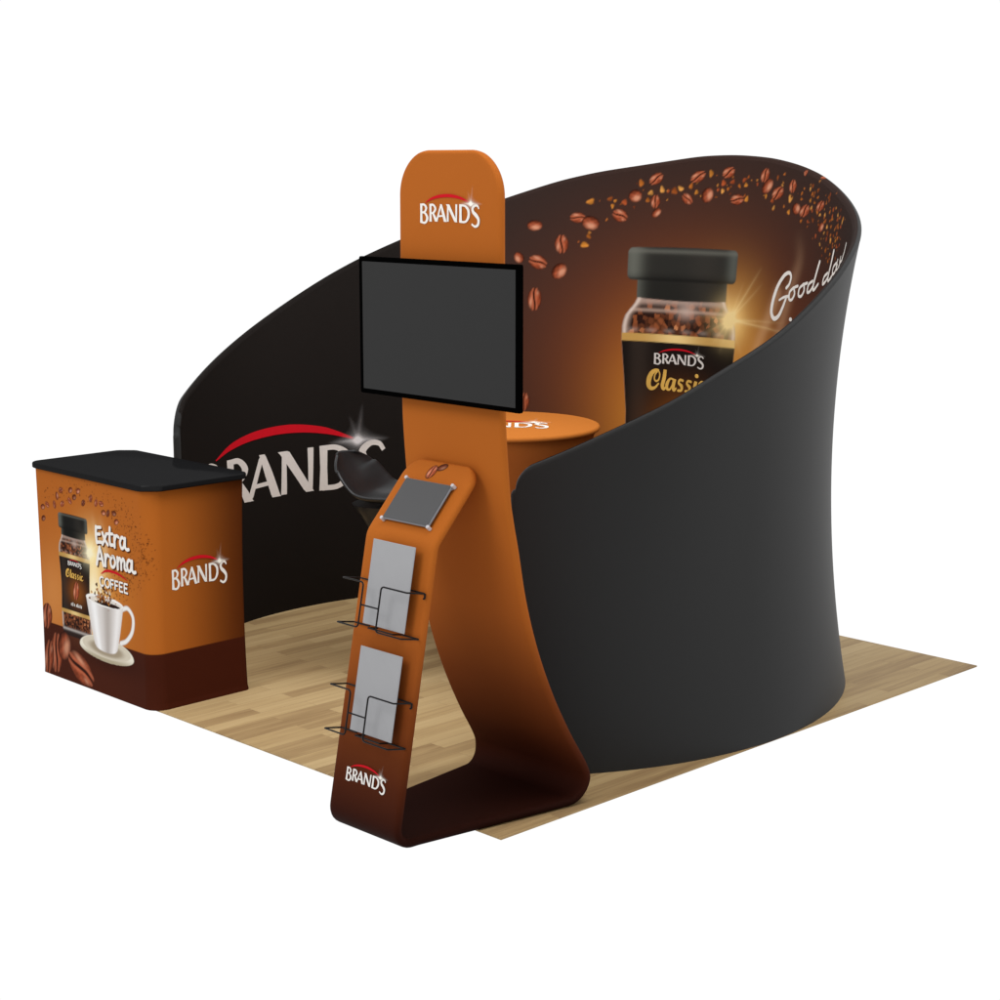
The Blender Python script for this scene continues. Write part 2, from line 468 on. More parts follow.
def paint_jar(img, U, V, uc, hw, zl, soft, gain=1.0, seed=1, lidk=1.0):
    """coffee jar centred on uc with half width hw; zl = heights of lid top, lid bottom, neck bottom,
    shoulder, gold top, gold bottom, label bottom, second gold bottom, jar bottom"""
    lt, lb, nb, sh, gt, gb, lbb, g2, bt = zl
    x = (U - uc) / hw; w = soft / hw; wz = soft
    L = lambda c: lin(c) * gain
    ax = np.abs(x)
    H = lt - bt
    # glass silhouette
    hs = nb - sh
    prof = np.interp(-V, [-nb, -(nb - .12 * hs), -(nb - .30 * hs), -(nb - .50 * hs), -(nb - .70 * hs), -(nb - .88 * hs), -(sh - .15 * hs), -(sh - .4 * hs), -gt, -gb, -(gb + .25 * (lbb - gb)), -(gb + .5 * (lbb - gb)), -(gb + .75 * (lbb - gb)), -lbb, -g2, -(bt + .08 * H), -(bt + .03 * H), -bt],
                     [.765, .775, .805, .855, .91, .955, .985, 1.0, 1.0, 1.0, .95, .915, .93, .965, .97, .955, .92, .84])
    glass = box(ax - prof, w * 1.5) * box(V - nb, wz) * box(bt - V, wz)
    val, ed = cells(U * 1.0, V * 1.0, hw * .075, seed)
    gran = over(np.broadcast_to(L((44, 24, 18)), U.shape + (3,)).copy(), sm(.3, .9, val), L((140, 78, 46)))
    gran = over(gran, sm(.9, 1.0, val), L((196, 128, 84)))
    gran = gran * (1 - .45 * sm(.4, .9, ed))[..., None]
    gl = over(np.broadcast_to(L((150, 126, 112)), U.shape + (3,)).copy(), box(ax - (prof - .1), .06), gran)
    # bright glass bands over the shoulder, dark pools between
    mid = (nb + gt) / 2
    gl = over(gl, np.exp(-((V - (nb - .12 * (nb - gt))) / (.1 * (nb - gt))) ** 2) * .8, L((176, 152, 140)))
    gl = over(gl, np.exp(-((V - (sh + .22 * (nb - gt))) / (.05 * (nb - gt))) ** 2 ) * .6, L((196, 168, 152)))
    gl = over(gl, np.exp(-(((x - .06) / .16) ** 2 + ((V - mid - .14 * (nb - gt)) / (.2 * (nb - gt))) ** 2)) * .75, L((196, 172, 160)))
    gl = over(gl, np.exp(-((V - (gt + .1 * (nb - gt))) / (.06 * (nb - gt))) ** 2) * .25 * (.5 + .5 * np.sin(x * 21)), L((210, 190, 180)))
    gl = over(gl, np.exp(-((ax - (prof - .04)) / .03) ** 2) * .7, L((226, 208, 196)))
    # clear thick foot of the glass
    foot = sm(bt + .09 * H, bt + .05 * H, V)
    gl = over(gl, foot, L((46, 32, 28)))
    gl = over(gl, foot * np.exp(-((V - bt - .055 * H) / (.012 * H)) ** 2) * .8, L((196, 186, 180)))
    img[:] = over(img, glass, gl)
    # label and gold bands
    lab = box(ax - (prof - .0), w) * box(V - gt, wz) * box(g2 - V, wz)
    lc = over(np.broadcast_to(L((26, 21, 19)), U.shape + (3,)).copy(), np.exp(-((x + .72) / .2) ** 2) * .35, L((70, 58, 50)))
    zc = gb + .62 * (lbb - gb)
    lc = over(lc, np.exp(-((x - .08) / .55) ** 2 - ((V - zc) / (.26 * (gb - lbb))) ** 2) * .85, L((150, 84, 28)))
    lc = over(lc, sm(.8, 1.0, ax) * .5, L((14, 11, 10)))
    gold = over(np.broadcast_to(L((190, 148, 80)), U.shape + (3,)).copy(), np.exp(-((x + .1) / .35) ** 2) * .8, L((244, 214, 146)))
    gold = over(gold, sm(.5, 1.0, x) * .7, L((232, 196, 122)))
    lc = over(lc, box(gb - V, wz), gold)
    lc = over(lc, box(V - lbb, wz), gold)
    img[:] = over(img, lab, lc)
    # lid and neck ring
    cy_ = (lt + lb) / 2
    def lidcol(dk):
        c = over(np.broadcast_to(L((44, 43, 40)) * dk, U.shape + (3,)).copy(), np.exp(-((x + .86) / .16) ** 2) * .8, L((104, 106, 98)))
        c = over(c, np.exp(-((x - .88) / .12) ** 2) * .6, L((98, 102, 96)))
        return over(c, np.exp(-((x - .35) / .3) ** 2) * .25, L((70, 64, 58)))
    img[:] = over(img, box(ax - .78, w) * box(V - cy_, wz) * box(nb - .012 * H * np.clip(1 - x * x, 0, 1) - V, wz), lidcol(.7 * lidk))
    cy, hh, rr = (lt + lb) / 2, (lt - lb) / 2, (lt - lb) * .17
    hh_ = hh * (.965 + .07 * np.clip(1 - x * x, 0, 1))
    qx, qy = np.maximum(ax * hw - (.945 * hw - rr), 0), np.maximum(np.abs(V - cy) - (hh_ - rr), 0)
    lidm = box(np.hypot(qx, qy) - rr, soft)
    c = lidcol(lidk)
    c = c * (1 - .35 * sm(lb + .3 * (lt - lb), lb, V))[..., None]
    c = over(c, np.exp(-((V - lb - .004 * H) / (.006 * H)) ** 2) * .6, L((22, 21, 20)))
    c = over(c, np.exp(-((V - lt + .012 * H) / (.008 * H)) ** 2) * .5, L((112, 112, 104)))
    img[:] = over(img, lidm, c)

def paint_star(img, U, V, cu, cv, R, col, rays, core=.10):
    du, dv = U - cu, V - cv
    r = np.hypot(du, dv) / R
    g = np.exp(-(r / core) ** 2) + .55 * np.exp(-(r / (core * 3)) ** 2)
    for ang, ln, st, wd in rays:
        t = math.radians(ang); al = (du * math.cos(t) + dv * math.sin(t)) / R; pe = (-du * math.sin(t) + dv * math.cos(t)) / R
        g += st * np.exp(-np.abs(pe) / wd) * np.clip(1 - al / ln, 0, 1) * (al > 0)
    img[:] = over(img, np.clip(g, 0, 1), lin(col))

# ------------------------------------------------------------------ setting: floor
W_FLOOR = 3.0
mb = MB()
fo = [(0, 0), (W_FLOOR, 0), (W_FLOOR, W_FLOOR), (.17, W_FLOOR), (0, 2.86)]
mb.add([(x, y, z) for z in (-.006, 0.0) for x, y in fo], [(4, 3, 2, 1, 0), (5, 6, 7, 8, 9)] + [(i, (i + 1) % 5, 5 + (i + 1) % 5, 5 + i) for i in range(5)])
fl = mb.build('floor', M['floor'], None, smooth=False)
fl['kind'] = 'structure'
fl['label'] = 'square of light oak strip flooring under the exhibition booth'

# ------------------------------------------------------------------ curved display wall
CX = CY = 1.5
AZ = np.array([-133.2, -129.8, -127, -121.3, -115.5, -109.5, -106.3, -101.4, -98.4, -95.3, -91.8, -88.1, -83.9, -78.9, -72.5, -68, -55, -40, -28, -21, -12.5, -3.3, 5, 13.8, 26.3, 34.3, 45.2, 66.1, 74.4, 81.1, 87.7, 94.7, 103.3, 107.4, 118, 125, 127.4])
ZT = np.array([1.135, 1.17, 1.197, 1.26, 1.32, 1.382, 1.426, 1.483, 1.513, 1.544, 1.582, 1.625, 1.676, 1.735, 1.802, 1.852, 1.955, 2.07, 2.165, 2.205, 2.24, 2.255, 2.25, 2.22, 2.175, 2.13, 2.04, 1.834, 1.748, 1.67, 1.587, 1.50, 1.399, 1.351, 1.230, 1.155, 1.130])
A0, A1 = -133.2, 127.4
_af = np.arange(A0, A1 + .01, 0.5)
_zf = np.interp(_af, AZ, ZT)
_k = np.exp(-0.5 * (np.arange(-16, 17) / 5.0) ** 2); _k /= _k.sum()
_pad = np.r_[_zf[0] - (_zf[16:0:-1] - _zf[0]), _zf, _zf[-1] - (_zf[-2:-18:-1] - _zf[-1])]
_zf = np.convolve(_pad, _k, 'valid')

def ztop(a):
    z = np.interp(a, _af, _zf)
    d = np.minimum(a - A0, A1 - a) * PI / 180 * 1.49
    r = np.where(a > 0, .11, .065)
    t = np.clip(r - d, 0, r)
    return z - (r - np.sqrt(r * r - t * t)) * 1.0

def waist(a, z):
    s = np.clip(z / np.maximum(ztop(a), .1), 0, 1)
    e = np.clip(np.minimum(a - A0, A1 - a) / 40, 0, 1); e = e * e * (3 - 2 * e)
    return .09 * 4 * s * (1 - s) * e

def rin(a, z):
    return 1.475 - waist(a, z)

def wall_pt(a, r, z):
    t = np.radians(a)
    return np.stack([CX + r * np.cos(t), CY + r * np.sin(t), z], -1)

def wall_surf(u, z, lift):
    a = -math.degrees(u / 1.45)
    r = float(rin(a, z)) - 0.0025 - lift
    t = math.radians(a)
    return (CX + r * math.cos(t), CY + r * math.sin(t), z)

wall = thing('curved_display_wall', 'tall black fabric wall curving around the booth, printed inside with a coffee jar', 'display wall', (0, 0, 0))

TUBE = 0.016
aa = np.r_[np.linspace(A0, A0 + 5, 26), np.arange(A0 + 6, A1 - 5.5, 1.0), np.linspace(A1 - 5, A1, 26)]
rows_t = np.linspace(0, 1, 40)
cols_ = []
ends = np.degrees(TUBE * (1 - np.cos(np.linspace(0, PI / 2, 5))) / 1.49)          # rounded vertical end tubes
aa_full = [(A0 - np.degrees(TUBE * math.sin(t)) / 1.49, math.cos(t)) for t in np.linspace(PI / 2, 0, 6)[:-1]] + [(a, 1.0) for a in aa] + [(A1 + np.degrees(TUBE * math.sin(t)) / 1.49, math.cos(t)) for t in np.linspace(0, PI / 2, 6)[1:]]
for a, k in aa_full:
    ac = min(max(a, A0), A1)
    zt = float(ztop(ac)) - TUBE
    if a != ac:
        zt = zt - TUBE * (1 - k) * 0.6
    h = max(TUBE * k, 0.0004)
    zz = rows_t * zt
    rc = 1.491 - waist(ac, zz)
    outer = wall_pt(np.full(zz.shape, a), rc + h, zz)
    th = np.linspace(0, PI, 9)[1:-1]
    rim = wall_pt(np.full(th.shape, a), 1.491 + h * np.cos(th), zt + h * np.sin(th))
    inner = wall_pt(np.full(zz.shape, a), rc - h, zz)[::-1]
    cols_.append(np.concatenate([outer, rim, inner]))
P = np.stack(cols_, 1)
grid_obj('fabric_cover', P, M['black_fabric'], wall, wrap=False)

# printed inner face: dense where the camera sees the artwork, coarse elsewhere
uu = np.r_[np.arange(-2.27, -1.30, .03), np.arange(-1.30, 1.42, .0048), np.arange(1.42, 3.5, .026)]
uu = np.r_[np.arange(-np.radians(A1) * 1.45 + .004, -2.27, .03), uu]
uu = uu[uu <= np.radians(-A0) * 1.45 - .004]
vv = np.linspace(0, 1, 430)
arc = np.radians(np.linspace(12, 86, 7))
a_ = -np.degrees(uu / 1.45)
zmax = ztop(a_) - .0162
U = np.broadcast_to(uu, (len(vv), len(uu))).copy()
V = vv[:, None] * zmax[None, :]
Aq = np.broadcast_to(a_, U.shape)
R_ = rin(Aq, V) - 0.0025
# the print is drawn over the rim tube
Va = zmax[None, :] + .0178 * np.sin(arc)[:, None]
Ra = np.broadcast_to(1.491 - .0178 * np.cos(arc)[:, None], Va.shape)
V = np.concatenate([V, Va]); R_ = np.concatenate([R_, Ra])
U = np.broadcast_to(uu, V.shape).copy(); Aq = np.broadcast_to(a_, V.shape)
P = wall_pt(Aq, R_, V)
BEANS= [('B', -0.99, 1.905, 0.0386, 0.0002, -0.0004, 0.025), ('A', -0.849, 1.813, 0.0004, 0.045, -0.0341, 0.0008), ('B', -1.071, 1.744, 0.0145, -0.0239, 0.0201, 0.0114), ('A', -0.971, 1.722, 0.0431, -0.0187, 0.0139, 0.0297), ('B', -0.857, 1.677, 0.0281, 0.033, -0.0268, 0.0207), ('A', -0.987, 1.535, 0.0044, 0.0554, -0.0343, 0.0026), ('A', -0.768, 1.946, 0.0393, -0.0029, 0.0013, 0.0248), ('B', -0.699, 1.919, 0.0441, -0.0105, 0.0075, 0.0313), ('A', -0.544, 1.959, 0.0364, -0.0181, 0.0146, 0.0258), ('B', -0.467, 2.055, 0.0336, 0.0085, -0.0105, 0.0284), ('A', -0.36, 2.14, 0.032, 0.0211, -0.0176, 0.0199), ('A', -0.355, 2.029, 0.0036, 0.0313, -0.025, 0.0036), ('B', -0.344, 1.974, 0.0203, 0.0193, -0.0149, 0.0119), ('A', -0.122, 2.151, 0.0383, 0.0193, -0.0173, 0.0207), ('A', -0.173, 2.044, 0.0252, -0.0219, 0.0187, 0.0142), ('B', -0.054, 2.063, 0.0112, 0.0338, -0.0322, 0.0087), ('A', 0.06, 2.172, 0.0306, 0.0177, -0.0209, 0.0193), ('A', 0.134, 2.045, 0.042, 0.0033, -0.0065, 0.0234), ('A', 0.301, 2.16, 0.0102, 0.0305, -0.0273, 0.0062), ('B', 0.329, 2.109, 0.0214, 0.0322, -0.0295, 0.0101), ('A', 0.41, 2.079, 0.0279, 0.0249, -0.0313, 0.0144), ('A', 0.517, 2.111, 0.0011, 0.029, -0.0278, 0.0025), ('B', 0.573, 2.01, -0.0027, 0.0247, -0.0331, 0.0009), ('A', 0.646, 2.002, 0.0212, 0.0257, -0.0369, 0.0093), ('A', 0.788, 2.027, 0.0193, 0.0214, -0.0324, 0.0071), ('B', 0.83, 1.934, 0.0101, 0.021, -0.0261, 0.0029), ('A', -1.04, 1.008, 0.0083, 0.046, -0.0266, 0.0043), ('A', 0.759, 2.157, 0.0236, 0.0086, -0.0138, 0.0067), ('A', 0.602, 2.172, 0.0001, 0.0132, -0.0125, 0.0011)]
GRAN= [(-0.705, 2.026, 7), (-0.602, 2.04, 5), (-0.574, 2.03, 3), (-0.587, 2.005, 4), (-0.524, 2.025, 5), (-0.707, 1.855, 5), (-0.728, 1.811, 7), (-0.44, 2.119, 6), (-0.384, 2.071, 5), (-0.398, 2.036, 4), (-0.322, 2.088, 6), (-0.287, 2.081, 3), (-0.251, 2.082, 6), (-0.217, 2.094, 6), (-0.158, 2.106, 5), (-0.123, 2.076, 4), (-0.046, 2.167, 6), (0.006, 2.089, 3), (0.035, 2.084, 4), (0.068, 2.094, 3), (0.036, 2.122, 5), (0.092, 2.127, 5), (0.167, 2.137, 5), (0.191, 2.151, 3), (0.18, 2.114, 4), (0.139, 2.109, 4), (0.196, 2.048, 5), (0.257, 2.119, 3), (0.394, 2.15, 4), (0.436, 2.116, 3), (0.327, 2.064, 4), (0.377, 2.044, 4), (0.393, 2.011, 4), (0.513, 2.056, 6), (0.513, 1.994, 4), (0.685, 2.116, 3.4), (0.668, 2.101, 3.4), (0.693, 2.079, 3.4), (0.742, 2.097, 3.4), (0.75, 2.064, 3.4), (0.685, 2.05, 3.4), (0.725, 2.041, 3.4), (0.601, 2.08, 3.4), (0.604, 2.055, 3.4), (0.859, 2.068, 3.4), (0.87, 2.055, 3.4), (0.843, 2.044, 3.4), (0.87, 2.079, 3.4), (0.936, 2.015, 3.4), (0.9, 2.004, 3.4), (0.705, 2.017, 3.4), (0.714, 2.006, 3.4), (0.768, 2.0, 3.4), (0.798, 1.988, 3.4), (0.85, 1.989, 3.4), (0.938, 1.987, 3.4), (1.006, 1.993, 3.4), (1.045, 1.986, 3.4), (1.094, 1.979, 3.4), (1.011, 1.974, 3.4), (0.867, 1.963, 3.4), (0.919, 1.965, 3.4), (0.939, 1.974, 3.4), (0.628, 1.956, 3.4), (0.688, 1.956, 3.4), (0.738, 1.962, 3.4), (0.799, 1.946, 3.4), (0.896, 1.938, 3.4), (0.944, 1.94, 3.4), (1.01, 1.94, 3.4), (1.032, 1.949, 3.4), (1.078, 1.946, 3.4), (1.088, 1.966, 3.4), (0.873, 1.911, 3.4), (0.912, 1.914, 3.4), (0.956, 1.903, 3.4), (0.995, 1.904, 3.4), (1.039, 1.915, 3.4), (0.913, 1.886, 3.4), (0.966, 1.884, 3.4), (1.037, 1.882, 3.4), (1.059, 1.894, 3.4), (0.788, 1.895, 3.4), (0.845, 1.861, 3.4), (1.008, 1.857, 3.4), (1.066, 1.86, 3.4), (1.109, 1.868, 3.4), (0.927, 1.843, 3.4), (0.97, 1.875, 3.4), (0.924, 1.836, 3.4), (0.993, 1.805, 3.4), (1.081, 1.811, 3.4), (0.977, 1.793, 3.4)]

WALL_GAIN = 1.0
def wall_art(U, V):
    img = np.broadcast_to(lin((44, 38, 36)), U.shape + (3,)).copy()
    left = sm(-1.35, -1.75, U)
    img = over(img, left, lin((30, 26, 24)))
    uc = -.155
    keep = 1 - sm(-1.25, -1.7, U)
    d1 = np.exp(-((U - .0) / .95) ** 2 - ((V - 1.15) / .70) ** 2) * keep
    img = over(img, np.clip(1.02 * d1, 0, 1), lin((126, 64, 38)))
    d2 = np.exp(-((U + .13) / .45) ** 2 - ((V - 1.0) / .46) ** 2)
    img = over(img, np.clip(.85 * d2, 0, 1), lin((184, 96, 38)))
    d3 = np.exp(-((U + .155) / .37) ** 2 - ((V - .85) / .46) ** 2)
    img = over(img, np.clip(1.1 * d3, 0, 1), lin((226, 150, 58)))
    d4 = np.exp(-((U - .30) / .24) ** 2 - ((V - 1.2) / .26) ** 2)
    img = over(img, np.clip(.65 * d4, 0, 1), lin((206, 134, 52)))
    # steam wisps
    for pts, w, st in (([(.33, 1.2), (.36, 1.35), (.44, 1.5), (.50, 1.62)], .035, .34), ([(.50, 1.3), (.56, 1.5), (.60, 1.62), (.66, 1.78), (.63, 1.9)], .04, .24)):
        q = catmull(pts, 8)
        d = np.full(U.shape, 9.0)
        m = (np.abs(U - .5) < .35) & (V > 1.0) & (V < 2.0)
        dd = np.full(m.sum(), 9.0)
        for a, b in zip(q[:-1], q[1:]):
            t = np.clip(((U[m] - a[0]) * (b - a)[0] + (V[m] - a[1]) * (b - a)[1]) / ((b - a) @ (b - a)), 0, 1)
            dd = np.minimum(dd, np.hypot(U[m] - a[0] - t * (b - a)[0], V[m] - a[1] - t * (b - a)[1]))
        d[m] = dd
        img = over(img, np.exp(-(d / w) ** 2) * st * sm(1.95, 1.6, V), lin((226, 180, 140)))
    # halo and jar
    paint_star(img, U, V, .16, 1.46, .62, (236, 178, 88), [], core=.12)
    paint_jar(img, U, V, uc, .352, (1.805, 1.642, 1.564, 1.455, 1.378, 1.339, .62, .585, .30), .0032, 1.15, 5)
    paint_bean(img, U, V, 'A', uc + .03, .83, (.045, .055), (-.04, .03), 1.0, 1.0)
    paint_star(img, U, V, .152, 1.473, .62, (255, 226, 160), [(52, .55, .55, .010), (40, .48, .4, .010), (66, .34, .3, .010), (2, .72, .45, .009), (-4, .78, .7, .008), (178, .35, .3, .012), (205, .3, .35, .02), (228, .3, .4, .02), (250, .3, .3, .02), (300, .35, .25, .02), (100, .3, .25, .012)], core=.055)
    return img * WALL_GAIN

img = wall_art(U, V)
rb = np.random.default_rng(3)
for x, z, w in GRAN:
    paint_granule(img, U, V, x, z, w * .0029, rb, [(208, 132, 52), (184, 104, 40), (222, 154, 76), (176, 84, 44), (150, 78, 34)])
for x, z, w in GRAN:                               # finer crumbs between the larger ones
    for _ in range(1):
        paint_granule(img, U, V, x + rb.normal(0, .035), z + rb.normal(0, .022), rb.uniform(.004, .0085), rb, [(176, 100, 42), (150, 80, 36), (196, 126, 58), (120, 58, 30)])
for i, (k, x, z, ex, ez, fx, fz) in enumerate(BEANS):
    paint_bean(img, U, V, k, x, z, (ex * 1.05, ez * 1.05), (fx * 1.08, fz * 1.08), 1.05, i * 1.7)
grid_obj('inner_graphic', P, M['lining'], wall, img)

SLOGAN= {'G1': [(0.5724, 1.6496), (0.5955, 1.6692), (0.6049, 1.7017), (0.5848, 1.7198), (0.5438, 1.7053), (0.4978, 1.6544), (0.4693, 1.5878), (0.4627, 1.5316), (0.4878, 1.5031), (0.5246, 1.5174), (0.5536, 1.5564), (0.5793, 1.6041)], 'G2': [(0.5214, 1.5912), (0.5582, 1.6064), (0.5993, 1.6137)], 'o1': [(0.6401, 1.6559), (0.6074, 1.6334), (0.6073, 1.6014), (0.6328, 1.6008), (0.6531, 1.6272), (0.6453, 1.654), (0.6767, 1.665)], 'o2': [(0.7342, 1.6775), (0.6961, 1.6548), (0.6936, 1.623), (0.7223, 1.6226), (0.7448, 1.6489), (0.7402, 1.6742), (0.7692, 1.6841)], 'd1': [(0.8265, 1.6965), (0.7871, 1.6784), (0.7804, 1.6444), (0.8072, 1.6484), (0.8394, 1.675)], 'd2': [(0.8778, 1.7835), (0.8562, 1.7293), (0.8394, 1.675), (0.8509, 1.6579), (0.8962, 1.6874)], 'e1': [(1.0032, 1.7421), (0.962, 1.7222), (0.9547, 1.6911), (0.9858, 1.7018), (1.0193, 1.7256)], 'e2': [(1.0442, 1.8396), (1.0342, 1.7829), (1.0193, 1.7256), (1.0356, 1.7092), (1.0779, 1.7356)], 'f1': [(1.12, 1.7917), (1.0805, 1.7724), (1.0823, 1.7423), (1.1199, 1.7531), (1.1443, 1.7844)], 'f2': [(1.1376, 1.8055), (1.1321, 1.7752), (1.1606, 1.764), (1.1973, 1.7958)], 'g1': [(1.1892, 1.8209), (1.1872, 1.7995), (1.2299, 1.8102), (1.2533, 1.8451)], 'g2': [(1.263, 1.8791), (1.2533, 1.8451), (1.2225, 1.8056)], 'dot': [(0.6339, 1.5103), (0.6437, 1.5101)]}
CLASSIC= {'C1': [(-0.2836, 1.199), (-0.3051, 1.1977), (-0.3284, 1.1822), (-0.3428, 1.1532), (-0.3451, 1.1228), (-0.3315, 1.1066), (-0.3079, 1.111), (-0.2845, 1.1346)], 'C2': [(-0.2869, 1.1968), (-0.2798, 1.1791), (-0.2859, 1.1526), (-0.3014, 1.1436), (-0.3112, 1.1551), (-0.3069, 1.1775), (-0.293, 1.1924)], 'l': [(-0.2478, 1.2044), (-0.2525, 1.1648), (-0.2627, 1.124), (-0.2561, 1.1075), (-0.2408, 1.1174)], 'a1': [(-0.1919, 1.1561), (-0.2151, 1.1613), (-0.2326, 1.1401), (-0.2359, 1.1137), (-0.2187, 1.1069), (-0.1983, 1.1364)], 'a2': [(-0.1881, 1.1619), (-0.1971, 1.1245), (-0.1927, 1.1048), (-0.1772, 1.1179)], 's1': [(-0.1384, 1.1567), (-0.1559, 1.1594), (-0.163, 1.1429), (-0.1452, 1.1283), (-0.1472, 1.1081), (-0.1661, 1.1051)], 's2': [(-0.0869, 1.1545), (-0.1048, 1.1572), (-0.1119, 1.1419), (-0.0948, 1.1261), (-0.0989, 1.1079), (-0.1196, 1.1051)], 'i': [(-0.0548, 1.159), (-0.0627, 1.1267), (-0.0585, 1.1051), (-0.0407, 1.1165)], 'dot': [(-0.0521, 1.1861), (-0.0479, 1.1856)], 'c': [(-0.0027, 1.1552), (-0.0211, 1.1577), (-0.0351, 1.1368), (-0.0328, 1.1092), (-0.0144, 1.1048), (0.0036, 1.1202)]}
make_logo(wall, wall_surf, -3.0, .2125, .615, .21, ink='cream_ink', glint=.9, tone=(226, 222, 224), fs=.78)
make_logo(wall, wall_surf, -.316, .0548, 1.235, .0478, ink='cream_ink', glint=.6)
k = Ink()
SW = dict(G1=[.014, .013, .016, .019, .02, .02, .018, .013], G2=[.010, .013], o1=.0125, o2=.0125, d1=.0125, d2=[.017, .014, .012], e1=.0125, e2=[.017, .014, .012], f1=.012, f2=.012, g1=.012, g2=[.016, .012], dot=.016)
for n_, pts in SLOGAN.items():
    k.stroke(pts, np.asarray(SW[n_]) * 1.08, True, 8, True)
k.stroke([(.628, 1.482), (.606, 1.42), (.612, 1.395), (.632, 1.402)], .016, True, 8, True)
k.build('slogan_lettering', M['white_ink'], wall, wall_surf)
k = Ink()
CW = dict(C1=[.012, .022, .03, .034, .032, .026, .016, .010], C2=[.008, .010, .012, .010, .008], l=[.024, .026, .026, .020, .010], a1=[.012, .012, .022, .022, .012, .010], a2=[.024, .024, .018, .010], s1=[.016, .014, .016, .022, .016, .016], s2=[.016, .014, .016, .022, .016, .016], i=[.024, .024, .018, .010], dot=.024, c=[.018, .014, .022, .022, .014, .010])
for n_, pts in CLASSIC.items():
    k.stroke(pts, np.asarray(CW[n_]) * .82, True, 8, n_ in ('dot', 's1', 's2', 'c'))
k.build('classic_lettering', M['gold_ink'], wall, wall_surf)

# ------------------------------------------------------------------ looped display stand
stand = thing('display_stand', 'orange to brown looped fabric stand with a tall round-topped panel carrying a monitor', 'display stand', (0, 0, 0))
T = 0.03
YC = .300
front = fillet([(.060, 1.222), (-.146, .995), (-.335, .016), (.505, .016), (.432, .156)], [0, .06, .055, .075, 0], 8)
colpts = [(.432, .156), (.358, .275), (.277, .430), (.208, .600), (.158, .775), (.126, .953), (.104, 1.06), (.092, 1.13), (.074, 1.33), (.070, 1.45), (.067, 1.7), (.067, 2.0), (.067, 2.256)]
colc = catmull(colpts, 6)
path = np.vstack([np.array(front)[:-1], colc])
# resample evenly
seg = np.r_[0, np.cumsum(np.linalg.norm(np.diff(path, axis=0), axis=1))]
tot = seg[-1]
ss = np.unique(np.r_[np.linspace(0, .08, 14), np.arange(.08, tot - .16, .012), tot - .16 + .16 * np.sin(np.linspace(0, PI / 2, 22)), .08 * (1 - np.cos(np.linspace(0, PI / 2, 14)))])
ss = ss[np.r_[True, np.diff(ss) > .0006]]
keep_ = [0]
for i in range(1, len(ss) - 1):
    if ss[i] - ss[keep_[-1]] > (.0025 if T < ss[i] < tot - T else .0006):
        keep_.append(i)
ss = ss[keep_ + [len(ss) - 1]]
px_ = np.interp(ss, seg, path[:, 0]); pz_ = np.interp(ss, seg, path[:, 1])
tx, tz = np.gradient(px_, ss), np.gradient(pz_, ss)
ln = np.hypot(tx, tz); tx /= ln; tz /= ln
nx, nz_ = tz, -tx            # left normal of the path; flipped below so that it points outward
# widths along the path
def hw_at(s, x, z):
    base = np.interp(s, [0, .31, 1.25, 1.36, 2.1, 2.45, 3.1, tot], [.171, .171, .175, .179, .285, .270, .247, .243])
    return base
HW = hw_at(ss, px_, pz_)
YCs = np.interp(ss, [0, .31, 1.25, 1.36, 2.1, 2.45, 3.1, tot], [.316, .317, .316, .315, .306, .305, .301, .300])
def corner(s, end, r):
    d = np.abs(s - end); t = np.clip(r - d, 0, r)
    return r - np.sqrt(np.maximum(r * r - t * t, 0))
HW = HW - corner(ss, 0, .075) - corner(ss, tot, .148)
TH = np.full(ss.shape, T / 2)
for e in (0, tot):
    d = np.abs(ss - e); t = np.clip(T / 2 - d, 0, T / 2)
    TH = np.minimum(TH, np.sqrt(np.maximum((T / 2) ** 2 - t * t, 0)) + .0006)
ring = []
for i in range(len(ss)):
    h, th = HW[i], TH[i]
    flat = np.linspace(-1, 1, 15)
    pts = [(y * (h - T / 2), th) for y in flat]
    pts += [(h - T / 2 + T / 2 * math.sin(a), th * math.cos(a)) for a in np.linspace(0, PI, 9)[1:-1]]
    pts += [(y * (h - T / 2), -th) for y in flat[::-1]]
    pts += [(-(h - T / 2) - T / 2 * math.sin(a), -th * math.cos(a)) for a in np.linspace(0, PI, 9)[1:-1]]
    ring.append([(px_[i] + nx[i] * o, YCs[i] + y, pz_[i] + nz_[i] * o) for y, o in pts])
P = np.array(ring)
body = grid_obj('fabric_loop', P, M['stand_print'], stand, wrap=True)

# surfaces of the stand to print on: front panel, tilted panel and column face (x offset toward the viewer's side)
fp0, fp1 = np.array((-.3405, .069)), np.array((-.1655, .98))
def plane_surf(p0, p1, extra=0.0):
    d = (p1 - p0) / np.linalg.norm(p1 - p0); n = np.array((-d[1], d[0]))
    return lambda u, v, h: (p0[0] + d[0] * v + n[0] * (h + extra), -u, p0[1] + d[1] * v + n[1] * (h + extra))
panel = plane_surf(fp0, fp1)
tp0, tp1 = np.array((-.128, 1.034)), np.array((.02, 1.197))
tilt = plane_surf(tp0, tp1)
face = lambda u, v, h: (.0515 - h, -u, v)
make_logo(stand, face, -.432, .0503, 2.026, .0545)
make_logo(stand, panel, -.418, .0353, .119, .0385)
